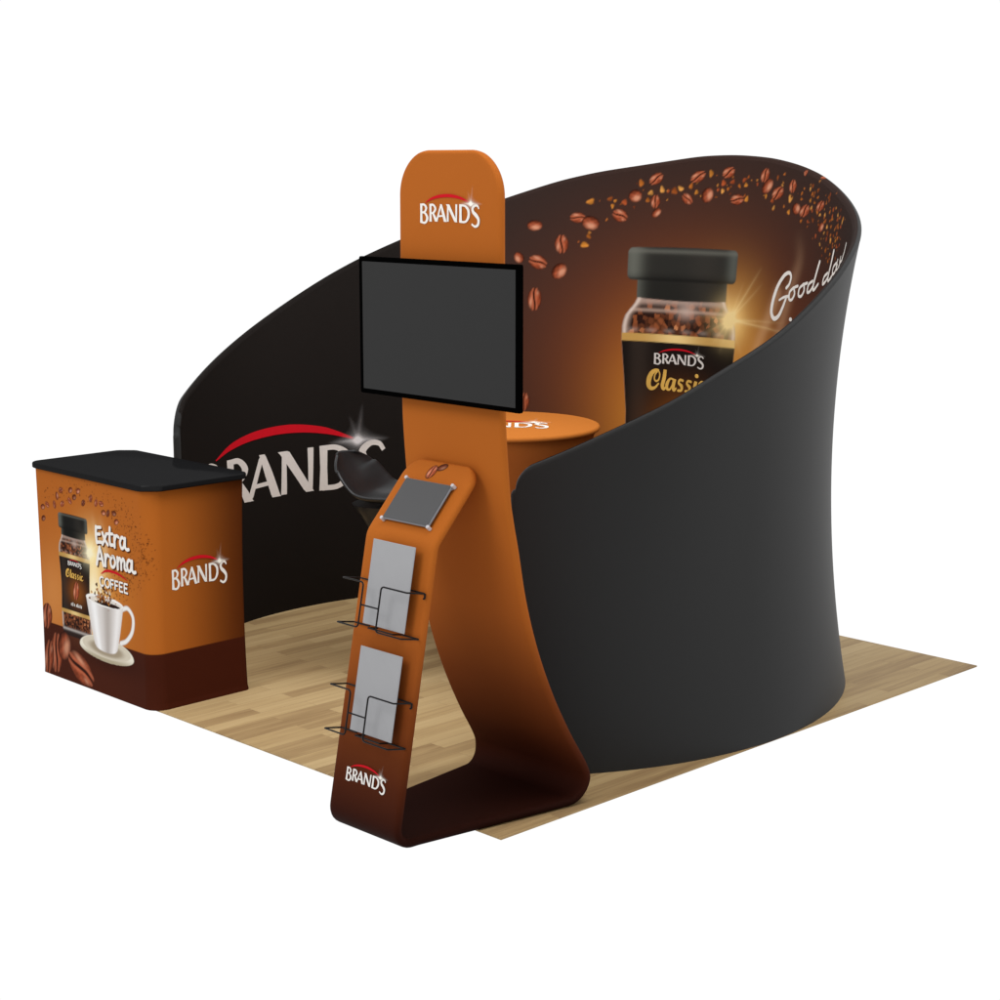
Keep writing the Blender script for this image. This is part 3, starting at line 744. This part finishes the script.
# little bean print above the tablet
n = 40
Xb, Yb = np.meshgrid(np.linspace(-.045, .075, n), np.linspace(-.04, .06, n))
img = np.zeros((n, n, 3)); al = np.zeros((n, n))
for kind, cu, cv, e, f, dk in (('B', .036, .024, (.020, .011), (-.007, .011), .5), ('A', 0, 0, (.006, .027), (-.019, .003), 1.2)):
    e, f = np.array(e), np.array(f); det = e[0] * f[1] - e[1] * f[0]
    p = ((Xb - cu) * f[1] - (Yb - cv) * f[0]) / det; q = (-(Xb - cu) * e[1] + (Yb - cv) * e[0]) / det
    m = box(np.hypot(p, q) - 1, .1)
    img = over(img, m, bean_shade(p, q, kind, .4, dk)); al = np.maximum(al, m)
P = np.array([[tilt(-.346 + x, .216 + y, .003) for x, y in zip(a, b)] for a, b in zip(Xb, Yb)])
grid_obj('bean_print', P, M['bean_print'], stand, np.concatenate([img, al[..., None]], -1), keep=al > 0)

# ------------------------------------------------------------------ monitor
mon = thing('monitor', 'wide flat black monitor with a blank dark grey screen on the tall orange panel', 'monitor', (0.0, .3035, 1.669))
mw, mh = .3890, .2335
mb = MB()
mb.rbox(-mw, mw, -mh, mh, 0, .016, r=.006)
mb.build('casing', M['bezel'], mon, mapf=lambda p: (p[2], p[0], p[1]))
mb = MB()
mb.rbox(-mw + .020, mw - .020, -mh + .0165, mh - .0165, 0, .0016, r=.001, n=1)
mb.build('screen', M['screen'], mon, smooth=False, mapf=lambda p: (-p[2] - .0002, p[0], p[1]))
mb = MB()
mb.rbox(-.10, .10, -.10, .10, .0162, .0510, r=.006)
mb.build('mounting_plate', M['bezel'], mon, mapf=lambda p: (p[2], p[0], p[1]))

# ------------------------------------------------------------------ tablet
tab = thing('tablet', 'small dark grey tablet held by four white corner clips on the tilted orange panel', 'tablet', tilt(-.313, .088, .004))
td = (tp1 - tp0) / np.linalg.norm(tp1 - tp0)
def tmap(p):        # p = (across, up the slope, out)
    return (td[0] * p[1] - td[1] * p[2], -p[0], td[1] * p[1] + td[0] * p[2])
tw, thh = .114, .083
mb = MB(); mb.rbox(-tw, tw, -thh, thh, .006, .015, r=.008)
mb.build('tablet_body', M['tablet_edge'], tab, mapf=tmap)
mb = MB(); mb.rbox(-tw + .003, tw - .003, -thh + .003, thh - .003, .0152, .0165, r=.006)
mb.build('screen', M['tablet_screen'], tab, smooth=False, mapf=tmap)
mb = MB(); mb.rbox(-.05, .05, -.04, .04, -.0035, .0058, r=.01)
mb.build('holder_plate', M['clip'], tab, mapf=tmap)
for sx in (-1, 1):
    for sy in (-1, 1):
        mb = MB()
        x1, y1 = sx * (tw - .004), sy * (thh - .004)
        lo = lambda a, b: (min(a, b), max(a, b))
        mb.rbox(*lo(x1 - sx * .002, x1 + sx * .010), *lo(y1 - sy * .002, y1 + sy * .010), -.002, .0205, r=.004)
        # thin arm running back to the holder plate
        mb.tube([(x1, y1, .001), (sx * .05, sy * .035, .001)], .003, 6)
        mb.build('clip', M['clip'], tab, mapf=tmap)

# ------------------------------------------------------------------ wire racks and leaflets
def panel_pt(y, v, out):
    return panel(-y, v, out)

def make_rack(v0, dy, label):
    r = thing('leaflet_rack', label, 'leaflet rack', panel_pt(.316, v0, 0), 0, 'wire leaflet racks on the front panel')
    off = Vector(r.location)
    W = lambda y, v, o: Vector(panel_pt(y + dy, v, o)) - off
    yA, yB, d, hh = .478, .155, .082, .150
    rad = .0029
    # far bracket: C of wire from the panel round the far corner, down, and back
    b = MB()
    vb, vt = v0, v0 + hh
    b.tube(fillet([W(.40, vt, .006), W(yA, vt, .006), W(yA, vt, d), W(.372, vt, d), W(.372, vb, d), W(yA, vb, d), W(yA, vb, .006), W(.40, vb, .006)], [0, .004, .004, .012, .012, .004, .004, 0], 4), rad)
    b.build('wire_bracket', M['wire'], r)
    b = MB()
    b.tube(fillet([W(.24, vt, .006), W(yB, vt, .006), W(yB + .004, vt, d), W(.283, vt, d), W(.283, vb, d), W(yB + .004, vb, d), W(yB, vb, .006), W(.24, vb, .006)], [0, .004, .004, .012, .012, .004, .004, 0], 4), rad)
    b.tube(fillet([W(yB, vt, .006), W(yB, vt - .016, .004), W(yB + .006, vt - .018, .004)], .004, 3), rad * 1.2)
    b.build('wire_bracket', M['wire'], r)
    b = MB()
    b.tube([W(.372, v0 + .076, d), W(.283, v0 + .076, d)], rad)
    b.build('crossbar', M['wire'], r)
    # the bottom shelf wires that carry the leaflet
    b = MB()
    b.tube([W(.36, vb, .045), W(.24, vb, .045)], rad)
    for y in (.24, .36):
        b.tube([W(y, vb, .004), W(y, vb, .047)], rad)
    b.build('shelf_wire', M['wire'], r)
    return r

make_rack(.640, -.005, 'upper black wire leaflet rack just below the tilted tablet panel')
make_rack(.281, -.012, 'lower black wire leaflet rack above the small logo on the brown foot')

def make_leaflet(v0, dy, label):
    mb = MB()
    mb.rbox(-.104, .104, 0, .284, 0, .004, r=.001, n=1)
    loc = Vector(panel_pt(.302 + dy, v0 + .004, .030))
    o = mb.build('leaflet', M['paper'], None, smooth=False, mapf=lambda p: Vector(panel_pt(.302 + dy - p[0], v0 + .004 + p[1], .030 + p[2])) - loc)
    o.location = loc
    o['label'] = label; o['category'] = 'leaflet'; o['group'] = 'blank leaflets in the racks'
    return o
make_leaflet(.645, -.005, 'blank grey leaflet standing in the upper wire rack below the tablet')
make_leaflet(.287, -.012, 'blank grey leaflet standing in the lower wire rack nearer the floor')

# ------------------------------------------------------------------ promotion counter
X0, X1, Y0, Y1, CH, CR = -.030, .456, 1.990, 2.866, .918, .070
CS = .028        # the other three corners are tighter
counter = thing('promotion_counter', 'orange and brown coffee counter with a black top at the floor edge', 'counter', ((X0 + X1) / 2, (Y0 + Y1) / 2, 0))
ox, oy = (X0 + X1) / 2, (Y0 + Y1) / 2
per = []                                            # (x, y, unrolled y, normal)
for y in np.arange(Y1 - CS, Y0 + CR, -.0029):
    per.append((X0, y, y, -1, 0))
for t in np.linspace(0, PI / 2, 24):
    per.append((X0 + CR - CR * math.cos(t), Y0 + CR - CR * math.sin(t), Y0 + CR - CR * t, -math.cos(t), -math.sin(t)))
yb = Y0 + CR - CR * PI / 2
for x in np.linspace(X0 + CR + .012, X1 - CS, 32):
    per.append((x, Y0, yb - (x - X0 - CR), 0, -1))
ye = yb - (X1 - CS - X0 - CR)
for t in np.linspace(0, PI / 2, 10)[1:]:
    per.append((X1 - CS + CS * math.sin(t), Y0 + CS - CS * math.cos(t), ye - CS * t, math.sin(t), -math.cos(t)))
for y in np.linspace(Y0 + CS, Y1 - CS, 14)[1:]:
    per.append((X1, y, 9, 1, 0))
for t in np.linspace(0, PI / 2, 10)[1:]:
    per.append((X1 - CS + CS * math.cos(t), Y1 - CS + CS * math.sin(t), 9, math.cos(t), math.sin(t)))
for x in np.linspace(X1 - CS, X0 + CS, 10)[1:]:
    per.append((x, Y1, 9, 0, 1))
for t in np.linspace(0, PI / 2, 16)[1:]:
    per.append((X0 + CS - CS * math.sin(t), Y1 - CS + CS * math.cos(t), Y1 - CS + CS * (PI / 2 - t), -math.sin(t), math.cos(t)))
per = np.array(per[:-1])
zz = np.linspace(0, CH, 330)
sv = zz / CH
wst = .012 * 4 * sv * (1 - sv) - .004 * sm(.03, .0, sv)
PX = per[:, 0][None, :] - per[:, 3][None, :] * wst[:, None] * np.where(per[:, 3] < 0, .15, .8)[None, :]
PY = per[:, 1][None, :] - per[:, 4][None, :] * wst[:, None] * .6
P = np.stack([PX - ox, PY - oy, np.broadcast_to(zz[:, None], PX.shape)], -1)
Uc = np.broadcast_to(2.48 - per[:, 2][None, :], PX.shape).copy()      # grows to the right along the front
Vc = np.broadcast_to(zz[:, None], PX.shape).copy()

def counter_art(U, V):
    img = np.broadcast_to(lin((176, 97, 34)), U.shape + (3,)).copy()
    img = over(img, sm(.49, .98, U) * (U < 2) * .97, lin((74, 32, 9)))
    g = np.exp(-((U - .06) / .22) ** 2 - ((V - .42) / .24) ** 2)
    img = over(img, np.clip(g * .8, 0, 1), lin((222, 146, 62)))
    g = np.exp(-((U - .07) / .085) ** 2 - ((V - .44) / .17) ** 2)
    img = over(img, np.clip(g * 1.0, 0, 1), lin((250, 208, 122)))
    g = np.exp(-((U - .06) / .05) ** 2 - ((V - .40) / .16) ** 2)
    img = over(img, np.clip(g, 0, 1), lin((255, 246, 214)))
    g = np.exp(-((U + .28) / .14) ** 2 - ((V - .36) / .2) ** 2)
    img = over(img, np.clip(g * .5, 0, 1), lin((220, 150, 84)))
    # steam rising behind the words
    for (ua, ub, amp) in ((.09, .10, .3), (.15, .12, .25)):
        c = ua + .015 * np.sin(V * 22)
        img = over(img, np.exp(-((U - c) / .018) ** 2) * amp * sm(.45, .55, V) * sm(.80, .62, V), lin((255, 226, 184)))
    # brown table of the picture
    fl_ = box(V - .237, .002)
    brown = over(np.broadcast_to(lin((66, 26, 13)), U.shape + (3,)).copy(), np.exp(-((U - .1) / .3) ** 2 - ((V - .05) / .12) ** 2) * .5, lin((76, 32, 16)))
    brown = over(brown, np.exp(-((U + .06) / .1) ** 2 - ((V - .2) / .05) ** 2) * .6, lin((96, 52, 32)))
    img = over(img, fl_, brown)
    paint_star(img, U, V, .045, .60, .30, (255, 226, 150), [], core=.12)
    paint_jar(img, U, V, -.0845, .122, (.745, .677, .652, .605, .570, .552, .322, .306, .206), .0022, .95, 9, .4)
    paint_bean(img, U, V, 'A', -.08, .415, (.012, .040), (-.022, .01), 1.2, 2.2)
    img[:] = img
    paint_star(img, U, V, .038, .600, .30, (255, 244, 206), [(35, .4, .4, .012), (60, .3, .35, .012), (-10, .4, .4, .01), (5, .5, .3, .01), (190, .3, .3, .012), (230, .3, .25, .015)], core=.06)
    # saucer and cup
    cu = .14
    sh = np.exp(-((U - cu) / .24) ** 2 - ((V - .165) / .05) ** 2) * fl_
    img = over(img, sh * .5, lin((30, 10, 6)))
    d = np.sqrt(((U - cu) / .207) ** 2 + ((V - .190) / np.where(V > .19, .062, .046)) ** 2)
    sc = over(np.broadcast_to(lin((236, 230, 212)), U.shape + (3,)).copy(), sm(.19, .15, V), lin((178, 166, 140)))
    img = over(img, box(d - 1, .02), sc)
    d2 = np.sqrt(((U - cu) / .185) ** 2 + ((V - .204) / .044) ** 2)
    img = over(img, box(d2 - 1, .03), lin((214, 204, 184)))
    d3 = np.sqrt(((U - cu) / .13) ** 2 + ((V - .200) / .030) ** 2)
    img = over(img, box(d3 - 1, .25) * .8, lin((150, 132, 108)))
    # handle
    hq = catmull([(.270, .395), (.315, .408), (.352, .375), (.343, .315), (.300, .268), (.255, .248)], 8)
    hd = np.full(U.shape, 9.0)
    for a, b in zip(hq[:-1], hq[1:]):
        t = np.clip(((U - a[0]) * (b - a)[0] + (V - a[1]) * (b - a)[1]) / ((b - a) @ (b - a)), 0, 1)
        hd = np.minimum(hd, np.hypot(U - a[0] - t * (b - a)[0], (V - a[1] - t * (b - a)[1])))
    hc = over(np.broadcast_to(lin((188, 178, 172)), U.shape + (3,)).copy(), np.exp(-((hd - .003) / .006) ** 2), lin((244, 242, 238)))
    img = over(img, box(hd - .0105, .003), hc)
    s_ = np.clip((V - .198) / .21, 0, 1)
    half = .080 + .062 * s_ ** .8
    bot = .198 + .020 * (1 - np.clip(1 - ((U - cu) / .08) ** 2, 0, 1) ** .5) - .012
    body_ = box(np.abs(U - cu) - half, .003) * box(V - .410, .003) * box(bot - V, .003)
    xx = (U - cu) / half
    cc = np.broadcast_to(lin((222, 216, 212)), U.shape + (3,)).copy()
    cc = over(cc, np.exp(-((xx - .15) / .28) ** 2) * .75, lin((168, 158, 150)))
    cc = over(cc, np.exp(-((xx + .62) / .2) ** 2) * .9, lin((252, 251, 250)))
    cc = over(cc, np.exp(-((xx - .74) / .16) ** 2) * .8, lin((246, 242, 240)))
    img = over(img, body_, cc)
    rim = np.sqrt(((U - cu) / .1425) ** 2 + ((V - .408) / .024) ** 2)
    img = over(img, box(rim - 1, .03), lin((246, 243, 238)))
    img = over(img, box(np.sqrt(((U - cu - .004) / .126) ** 2 + ((V - .405) / .0165) ** 2) - 1, .05), lin((226, 218, 208)))
    img = over(img, box(np.sqrt(((U - cu - .022) / .096) ** 2 + ((V - .3985) / .0095) ** 2) - 1, .06), lin((38, 20, 12)))
    # large beans in the corner
    for kd, c_, e, f, dk, sd in (('A', (-.330, .262), (.016, .058), (-.040, .010), .8, .3), ('A', (-.262, .108), (.012, .092), (-.052, .004), .85, 1.3), ('B', (-.196, .150), (.028, .062), (-.046, .024), .85, 2.1), ('A', (-.066, .074), (.094, -.050), (.034, .054), .95, 4.0), ('A', (-.330, .075), (.02, .08), (-.04, .01), .7, 5.0)):
        paint_bean(img, U, V, kd, *c_, e, f, dk, sd)
    # swirl of beans and crumbs above
    rg = np.random.default_rng(11)
    for y, z in [(2.647, .843), (2.569, .853), (2.509, .857), (2.68, .814), (2.541, .826), (2.578, .806), (2.64, .785), (2.704, .773), (2.764, .765), (2.802, .75), (2.801, .7), (2.472, .811), (2.412, .838), (2.372, .824), (2.332, .826), (2.318, .79), (2.284, .792), (2.238, .798), (2.224, .764)]:
        a = rg.uniform(0, PI); L_ = .018
        paint_bean(img, U, V, 'A' if rg.random() < .6 else 'B', 2.48 - y, z, (L_ * math.cos(a), L_ * math.sin(a)), (-.012 * math.sin(a), .012 * math.cos(a)), rg.choice([.5, .8, 1.0]), rg.uniform(0, 9))
    q = catmull([(-.30, .80), (-.1, .84), (.012, .856), (.218, .845), (.324, .791), (.427, .694), (.421, .593), (.305, .511), (.143, .458)], 30)
    for i, p in enumerate(q):
        n_ = 1 + (i > 90) + (i > 130)
        for _ in range(n_):
            sp = .035 if i > 60 else .03
            paint_granule(img, U, V, p[0] + rg.normal(0, sp), p[1] + rg.normal(0, sp), rg.uniform(.0024, .0044), rg, [(150, 80, 30), (128, 66, 24), (160, 88, 34), (110, 56, 22)])
    for _ in range(75):
        hgt = abs(rg.normal(0, .035))
        paint_granule(img, U, V, .115 + hgt * .5 + rg.normal(0, .034 + .2 * hgt), .402 + hgt, rg.uniform(.005, .0105), rg, [(150, 86, 36), (104, 54, 22), (196, 128, 58), (70, 34, 14), (240, 226, 206)])
    return img

grid_obj('fabric_cover', P, M['counter_print'], counter, counter_art(Uc, Vc), wrap=True)

def front_surf(u, v, h):           # u grows to the right along the front, wraps round the corner
    y = 2.48 - u
    w = .012 * 4 * (v / CH) * (1 - v / CH) * .15
    if y > Y0 + CR:
        return (X0 - h + w - ox, y - oy, v)
    t = (Y0 + CR - y) / CR
    return (X0 + CR - (CR + h - w) * math.cos(t) - ox, Y0 + CR - (CR + h - w * 4) * math.sin(t) - oy, v)
def side_surf(u, v, h):            # u = x along the right face
    w = .012 * 4 * (v / CH) * (1 - v / CH) * .6
    return (u - ox, Y0 + w - h - oy, v)

make_logo(counter, side_surf, .080, .0485, .507, .0715, ink='white_ink')
make_logo(counter, front_surf, -.134, .0192, .524, .0165, lift=.0016, glint=.5)
# brush lettering of the counter: two words
BRUSH = [
    ([(.004, .066), (.002, .03), (.006, -.002)], .0155), ([(.004, .064), (.040, .068)], .0135), ([(.004, .034), (.033, .038)], .0130), ([(.006, .0), (.044, .004)], .0135),
    ([(.050, -.004), (.068, .020), (.084, .046)], .0135), ([(.054, .046), (.070, .020), (.092, .0)], .0145),
    ([(.112, .076), (.108, .03), (.112, .004), (.130, .004)], .0145), ([(.094, .048), (.132, .052)], .0120),
    ([(.146, .046), (.144, -.002)], .0150), ([(.146, .026), (.160, .048), (.178, .044)], .0130),
    ([(.222, .040), (.202, .047), (.187, .024), (.196, .0), (.214, .008), (.224, .040)], .0135), ([(.226, .046), (.224, .010), (.236, -.001), (.250, .002)], .0140),
]
BRUSH2 = [
    ([(.0, -.004), (.014, .04), (.027, .072)], .0150), ([(.027, .072), (.040, .04), (.052, -.002)], .0155), ([(.012, .022), (.046, .024)], .0110),
    ([(.070, .046), (.068, -.002)], .0150), ([(.070, .024), (.084, .047), (.100, .042)], .0130),
    ([(.128, .046), (.110, .030), (.114, .004), (.132, .002), (.145, .022), (.136, .044), (.124, .046)], .0135),
    ([(.164, .046), (.163, -.002)], .0145), ([(.164, .026), (.180, .046), (.190, .032), (.190, .0)], .0135), ([(.190, .026), (.206, .046), (.217, .032), (.216, .008), (.226, .0)], .0135),
    ([(.270, .040), (.250, .047), (.235, .024), (.244, .0), (.262, .008), (.271, .040)], .0135), ([(.274, .046), (.272, .010), (.283, -.001), (.297, .002)], .0140),
]
for dx, dz, mt, nm, lf in ((.005, -.006, 'shadow_ink', 'lettering_shadow', .0010), (0, 0, 'white_ink', 'brush_lettering', .0022)):
    k = Ink()
    for rows_, y0, slope in ((BRUSH, .658, .01), (BRUSH2, .566, .02)):
        for pts, w in rows_:
            k.stroke([(.098 + x * (.985 if rows_ is BRUSH else .98) + dx, y0 + slope * x + z * (.98 if rows_ is BRUSH else 1.0) + dz) for x, z in pts], np.asarray(w) * 1.04, True, 6, True)
    k.build(nm, M[mt], counter, front_surf, lf)
# upright capitals under a swoosh
CAPS = [
    [([(.030, .034), (.018, .039), (.004, .030), (.003, .012), (.014, .0), (.030, .006)], True)],
    [([(.058, .039), (.042, .028), (.042, .010), (.058, .0), (.073, .012), (.072, .030), (.058, .039)], True)],
    [([(.084, .0), (.084, .038), (.108, .038)], False), ([(.084, .020), (.104, .020)], False)],
    [([(.116, .0), (.116, .038), (.140, .038)], False), ([(.116, .020), (.136, .020)], False)],
    [([(.174, .038), (.149, .038), (.149, .0), (.174, .0)], False), ([(.149, .020), (.170, .020)], False)],
    [([(.209, .038), (.184, .038), (.184, .0), (.209, .0)], False), ([(.184, .020), (.205, .020)], False)],
]
for dx, dz, mt, nm, lf in ((.003, -.004, 'shadow_ink', 'capitals_shadow', .0010), (0, 0, 'white_ink', 'coffee_lettering', .0024)):
    k = Ink()
    for i, g in enumerate(CAPS):
        lift_ = .004 - .004 * math.sin(PI * i / 5)
        for pts, smo in g:
            k.stroke([(.113 + x * 1.02 + dx, .474 + z + dz) for x, z in pts], .0085, smo, 5)
    cap = k.build(nm, M[mt], counter, front_surf, lf)
k = Ink(); k.stroke([(.128, .526), (.165, .544), (.21, .548), (.26, .545), (.325, .528)], [.004, .010, .011, .010, .003], True, 8)
k.build('swoosh', M['red_ink'], cap, front_surf, .003)
# gold script and small white line on the printed jar
k = Ink()
cx0, cs = -.150, .385
for n_, pts in CLASSIC.items():
    k.stroke([(cx0 + (x + .345) * cs, .470 + (z - 1.105) * .36) for x, z in pts], np.asarray(CW[n_]) * .30, True, 4)
k.build('classic_lettering', M['gold_ink'], counter, front_surf, .002)
k = Ink()
for x, h in ((-.120, .012), (-.108, .016), (-.096, .012), (-.080, .012), (-.070, .016), (-.060, .012), (-.050, .014), (-.040, .012)):
    k.stroke([(x, .345), (x + .002, .345 + h)], .005, False, 2)
k.build('small_print', M['white_ink'], counter, front_surf, .002)

# black top with clipped corners
mb = MB()
lx0, lx1, ly0, ly1 = -.050, .462, 1.957, 2.874
c, cs_ = .060, .030
outl = [(lx0, ly0 + c), (lx0 + c, ly0), (lx1 - cs_, ly0), (lx1, ly0 + cs_), (lx1, ly1 - c), (lx1 - c, ly1), (lx0 + cs_, ly1), (lx0, ly1 - cs_)]
pts = []
m_ = len(outl)
for i in range(m_):
    p, a, b = (np.array(outl[j % m_]) for j in (i, i - 1, i + 1))
    u = (a - p) / np.linalg.norm(a - p); w = (b - p) / np.linalg.norm(b - p)
    for t in np.linspace(0, 1, 6):
        s0, s1 = p + u * .018, p + w * .018
        pts.append((1 - t) ** 2 * s0 + 2 * t * (1 - t) * p + t * t * s1)
pts = np.array(pts); cen = pts.mean(0)
v = []; f = []
m_ = len(pts)
lv = [(.9182, .010), (.9205, .003), (.9235, 0), (.9385, 0), (.9425, .002), (.9440, .006)]
nrm = pts - cen; nrm /= np.linalg.norm(nrm, axis=1, keepdims=True)
for z, ins in lv:
    for p, nn in zip(pts, nrm):
        q = p - nn * ins
        v.append((q[0] - ox, q[1] - oy, z))
for i in range(len(lv) - 1):
    for j in range(m_):
        f.append((i * m_ + j, i * m_ + (j + 1) % m_, (i + 1) * m_ + (j + 1) % m_, (i + 1) * m_ + j))
f.append(tuple(reversed(range(m_)))); f.append(tuple(range((len(lv) - 1) * m_, len(lv) * m_)))
mb.add(v, f)
mb.build('countertop', M['laminate'], counter)

# ------------------------------------------------------------------ drum table inside the wall
TXY = (1.53, 1.52); TZ = 1.088
tbl = thing('bar_table', 'tall round orange drum table standing inside the curved wall', 'table', (*TXY, 0))
mb = MB()
mb.lathe([(.250, .003), (.256, .012), (.252, .05), (.244, .2), (.243, .38), (.255, .55), (.285, .72), (.325, .87), (.362, .97), (.388, 1.04), (.395, 1.063)], 96)
mb.build('fabric_cover', M['table_print'], tbl)
mb = MB()
mb.lathe([(.402, 1.0642), (.411, 1.067), (.414, 1.072), (.414, 1.079), (.410, 1.085), (.402, TZ)], 96)
mb.build('table_top', M['table_print'], tbl)
ca, sa = math.cos(-PI / 4), math.sin(-PI / 4)
tsurf = lambda u, v, h: (ca * u - sa * v, sa * u + ca * v, TZ + h)
make_logo(tbl, tsurf, -.255, .078, -.115, .125, lift=.001)

# ------------------------------------------------------------------ bar stools
def make_stool(loc, rotz, label):
    r = thing('bar_stool', label, 'bar stool', loc, rotz, 'black bar stools round the drum table')
    # moulded shell: +x is the back
    prof = catmull([(-.20, .795), (-.17, .803), (-.09, .797), (.0, .795), (.065, .815), (.12, .868), (.175, .935), (.212, .995)], 6)
    nw = 21
    top = []
    for i, (x, z) in enumerate(prof):
        t = i / (len(prof) - 1)
        w = .19 * (1 - .55 * abs(2 * t - 1) ** 4) * np.interp(t, [0, .5, .75, 1], [1.0, 1.06, 1.02, .92])
        row = []
        for y in np.linspace(-1, 1, nw):
            lift = .045 * abs(y) ** 2.4 * np.interp(t, [0, .2, .6, .85, 1], [.3, .8, 1.1, .7, .1])
            fwd = -.04 * abs(y) ** 2.4 * np.interp(t, [0, .5, .8, 1], [0, .0, .6, 1.0])
            row.append((x + fwd, y * w, z + lift * (1 if t < .8 else .6)))
        top.append(row)
    top = np.array(top)
    grid = grid_obj('seat', top, M['seat'], r)
    sol = grid.modifiers.new('thickness', 'SOLIDIFY'); sol.thickness = .014; sol.offset = -1
    bev = grid.modifiers.new('round', 'SUBSURF'); bev.levels = 1; bev.render_levels = 1
    mb = MB()
    mb.lathe([(.13, .786), (.12, .765), (.095, .735), (.075, .70), (.055, .66), (.045, .645)], 40)
    mb.build('seat_shroud', M['seat'], r)
    mb = MB()
    mb.lathe([(.030, .02), (.030, .34), (.022, .345), (.022, .66)], 24)
    mb.build('gas_lift', M['chrome'], r)
    mb = MB()
    ringp = [(.02, 0, .30)] + [(-.05 - .11 * (1 - math.cos(t)) , .15 * math.sin(t) , .30) for t in np.linspace(-PI * .8, PI * .8, 25)] + [(.02, 0, .302)]
    mb.tube(ringp, .010, 8)
    mb.build('footrest', M['chrome'], r)
    mb = MB()
    mb.lathe([(.145, .0), (.147, .006), (.138, .014), (.09, .024), (.05, .036), (.034, .05)], 56)
    mb.build('base', M['chrome'], r)
    return r

make_stool((.955, 1.690, 0), math.radians(112), 'black moulded bar stool with its low back in front of the large wall logo')
make_stool((1.30, .985, 0), math.radians(-112), 'black bar stool mostly hidden behind the low front end of the curved wall')

# ------------------------------------------------------------------ camera
cam = bpy.data.cameras.new('camera')
cam.sensor_width = 36.0
cam.lens = 1796 / 1000 * 36.0
cam.clip_end = 200
co = bpy.data.objects.new('camera', cam)
C.objects.link(co)
co.location = (-3.98901, -4.04348, 2.20759)
co.rotation_euler = (math.radians(90) - math.atan(335 / 1796), 0, math.radians(-44.578))
bpy.context.scene.camera = co

# ------------------------------------------------------------------ light: white studio sweep + one soft lamp
sc = bpy.context.scene
w = bpy.data.worlds.new('World')
sc.world = w
w.use_nodes = True
N, L = w.node_tree.nodes, w.node_tree.links
bg = N['Background']
bg.inputs['Strength'].default_value = 1.0
tc = N.new('ShaderNodeTexCoord')
dp = N.new('ShaderNodeVectorMath'); dp.operation = 'DOT_PRODUCT'
L.new(tc.outputs['Generated'], dp.inputs[0])
dp.inputs[1].default_value = (math.sin(math.radians(44.578)) * .966, math.cos(math.radians(44.578)) * .966, -.26)
mr = N.new('ShaderNodeMapRange'); mr.interpolation_type = 'SMOOTHSTEP'
mr.inputs['From Min'].default_value = 0.10
mr.inputs['From Max'].default_value = 0.62
L.new(dp.outputs['Value'], mr.inputs['Value'])
mx = N.new('ShaderNodeMix'); mx.data_type = 'RGBA'
mx.inputs[6].default_value = (.70, .70, .70, 1)      # the studio behind the camera and overhead
mx.inputs[7].default_value = (1.02, 1.02, 1.02, 1)   # the lit white sweep behind the booth
L.new(mr.outputs['Result'], mx.inputs[0]); L.new(mx.outputs[2], bg.inputs['Color'])

def area(name, loc, target, size, energy, spread=180):
    l = bpy.data.lights.new(name, 'AREA'); l.shape = 'DISK'; l.size = size; l.energy = energy; l.spread = math.radians(spread)
    o = bpy.data.objects.new(name, l); C.objects.link(o); o.location = loc
    d = Vector(target) - Vector(loc); o.rotation_euler = d.to_track_quat('-Z', 'Y').to_euler()
    return o
area('key_lamp', (-4.6, 0.8, 5.0), (0.4, 1.2, .9), 3.0, 120)
area('overhead_lamp', (1.0, -0.2, 4.9), (1.3, 2.25, .5), 3.4, 36, 75)

sc.render.engine = 'CYCLES'
sc.cycles.max_bounces = 6
sc.cycles.transparent_max_bounces = 12
sc.view_settings.view_transform = 'Standard'
sc.view_settings.look = 'None'
sc.view_settings.exposure = 0
sc.view_settings.gamma = 1
sc.view_settings.use_curve_mapping = False
sc.render.film_transparent = False
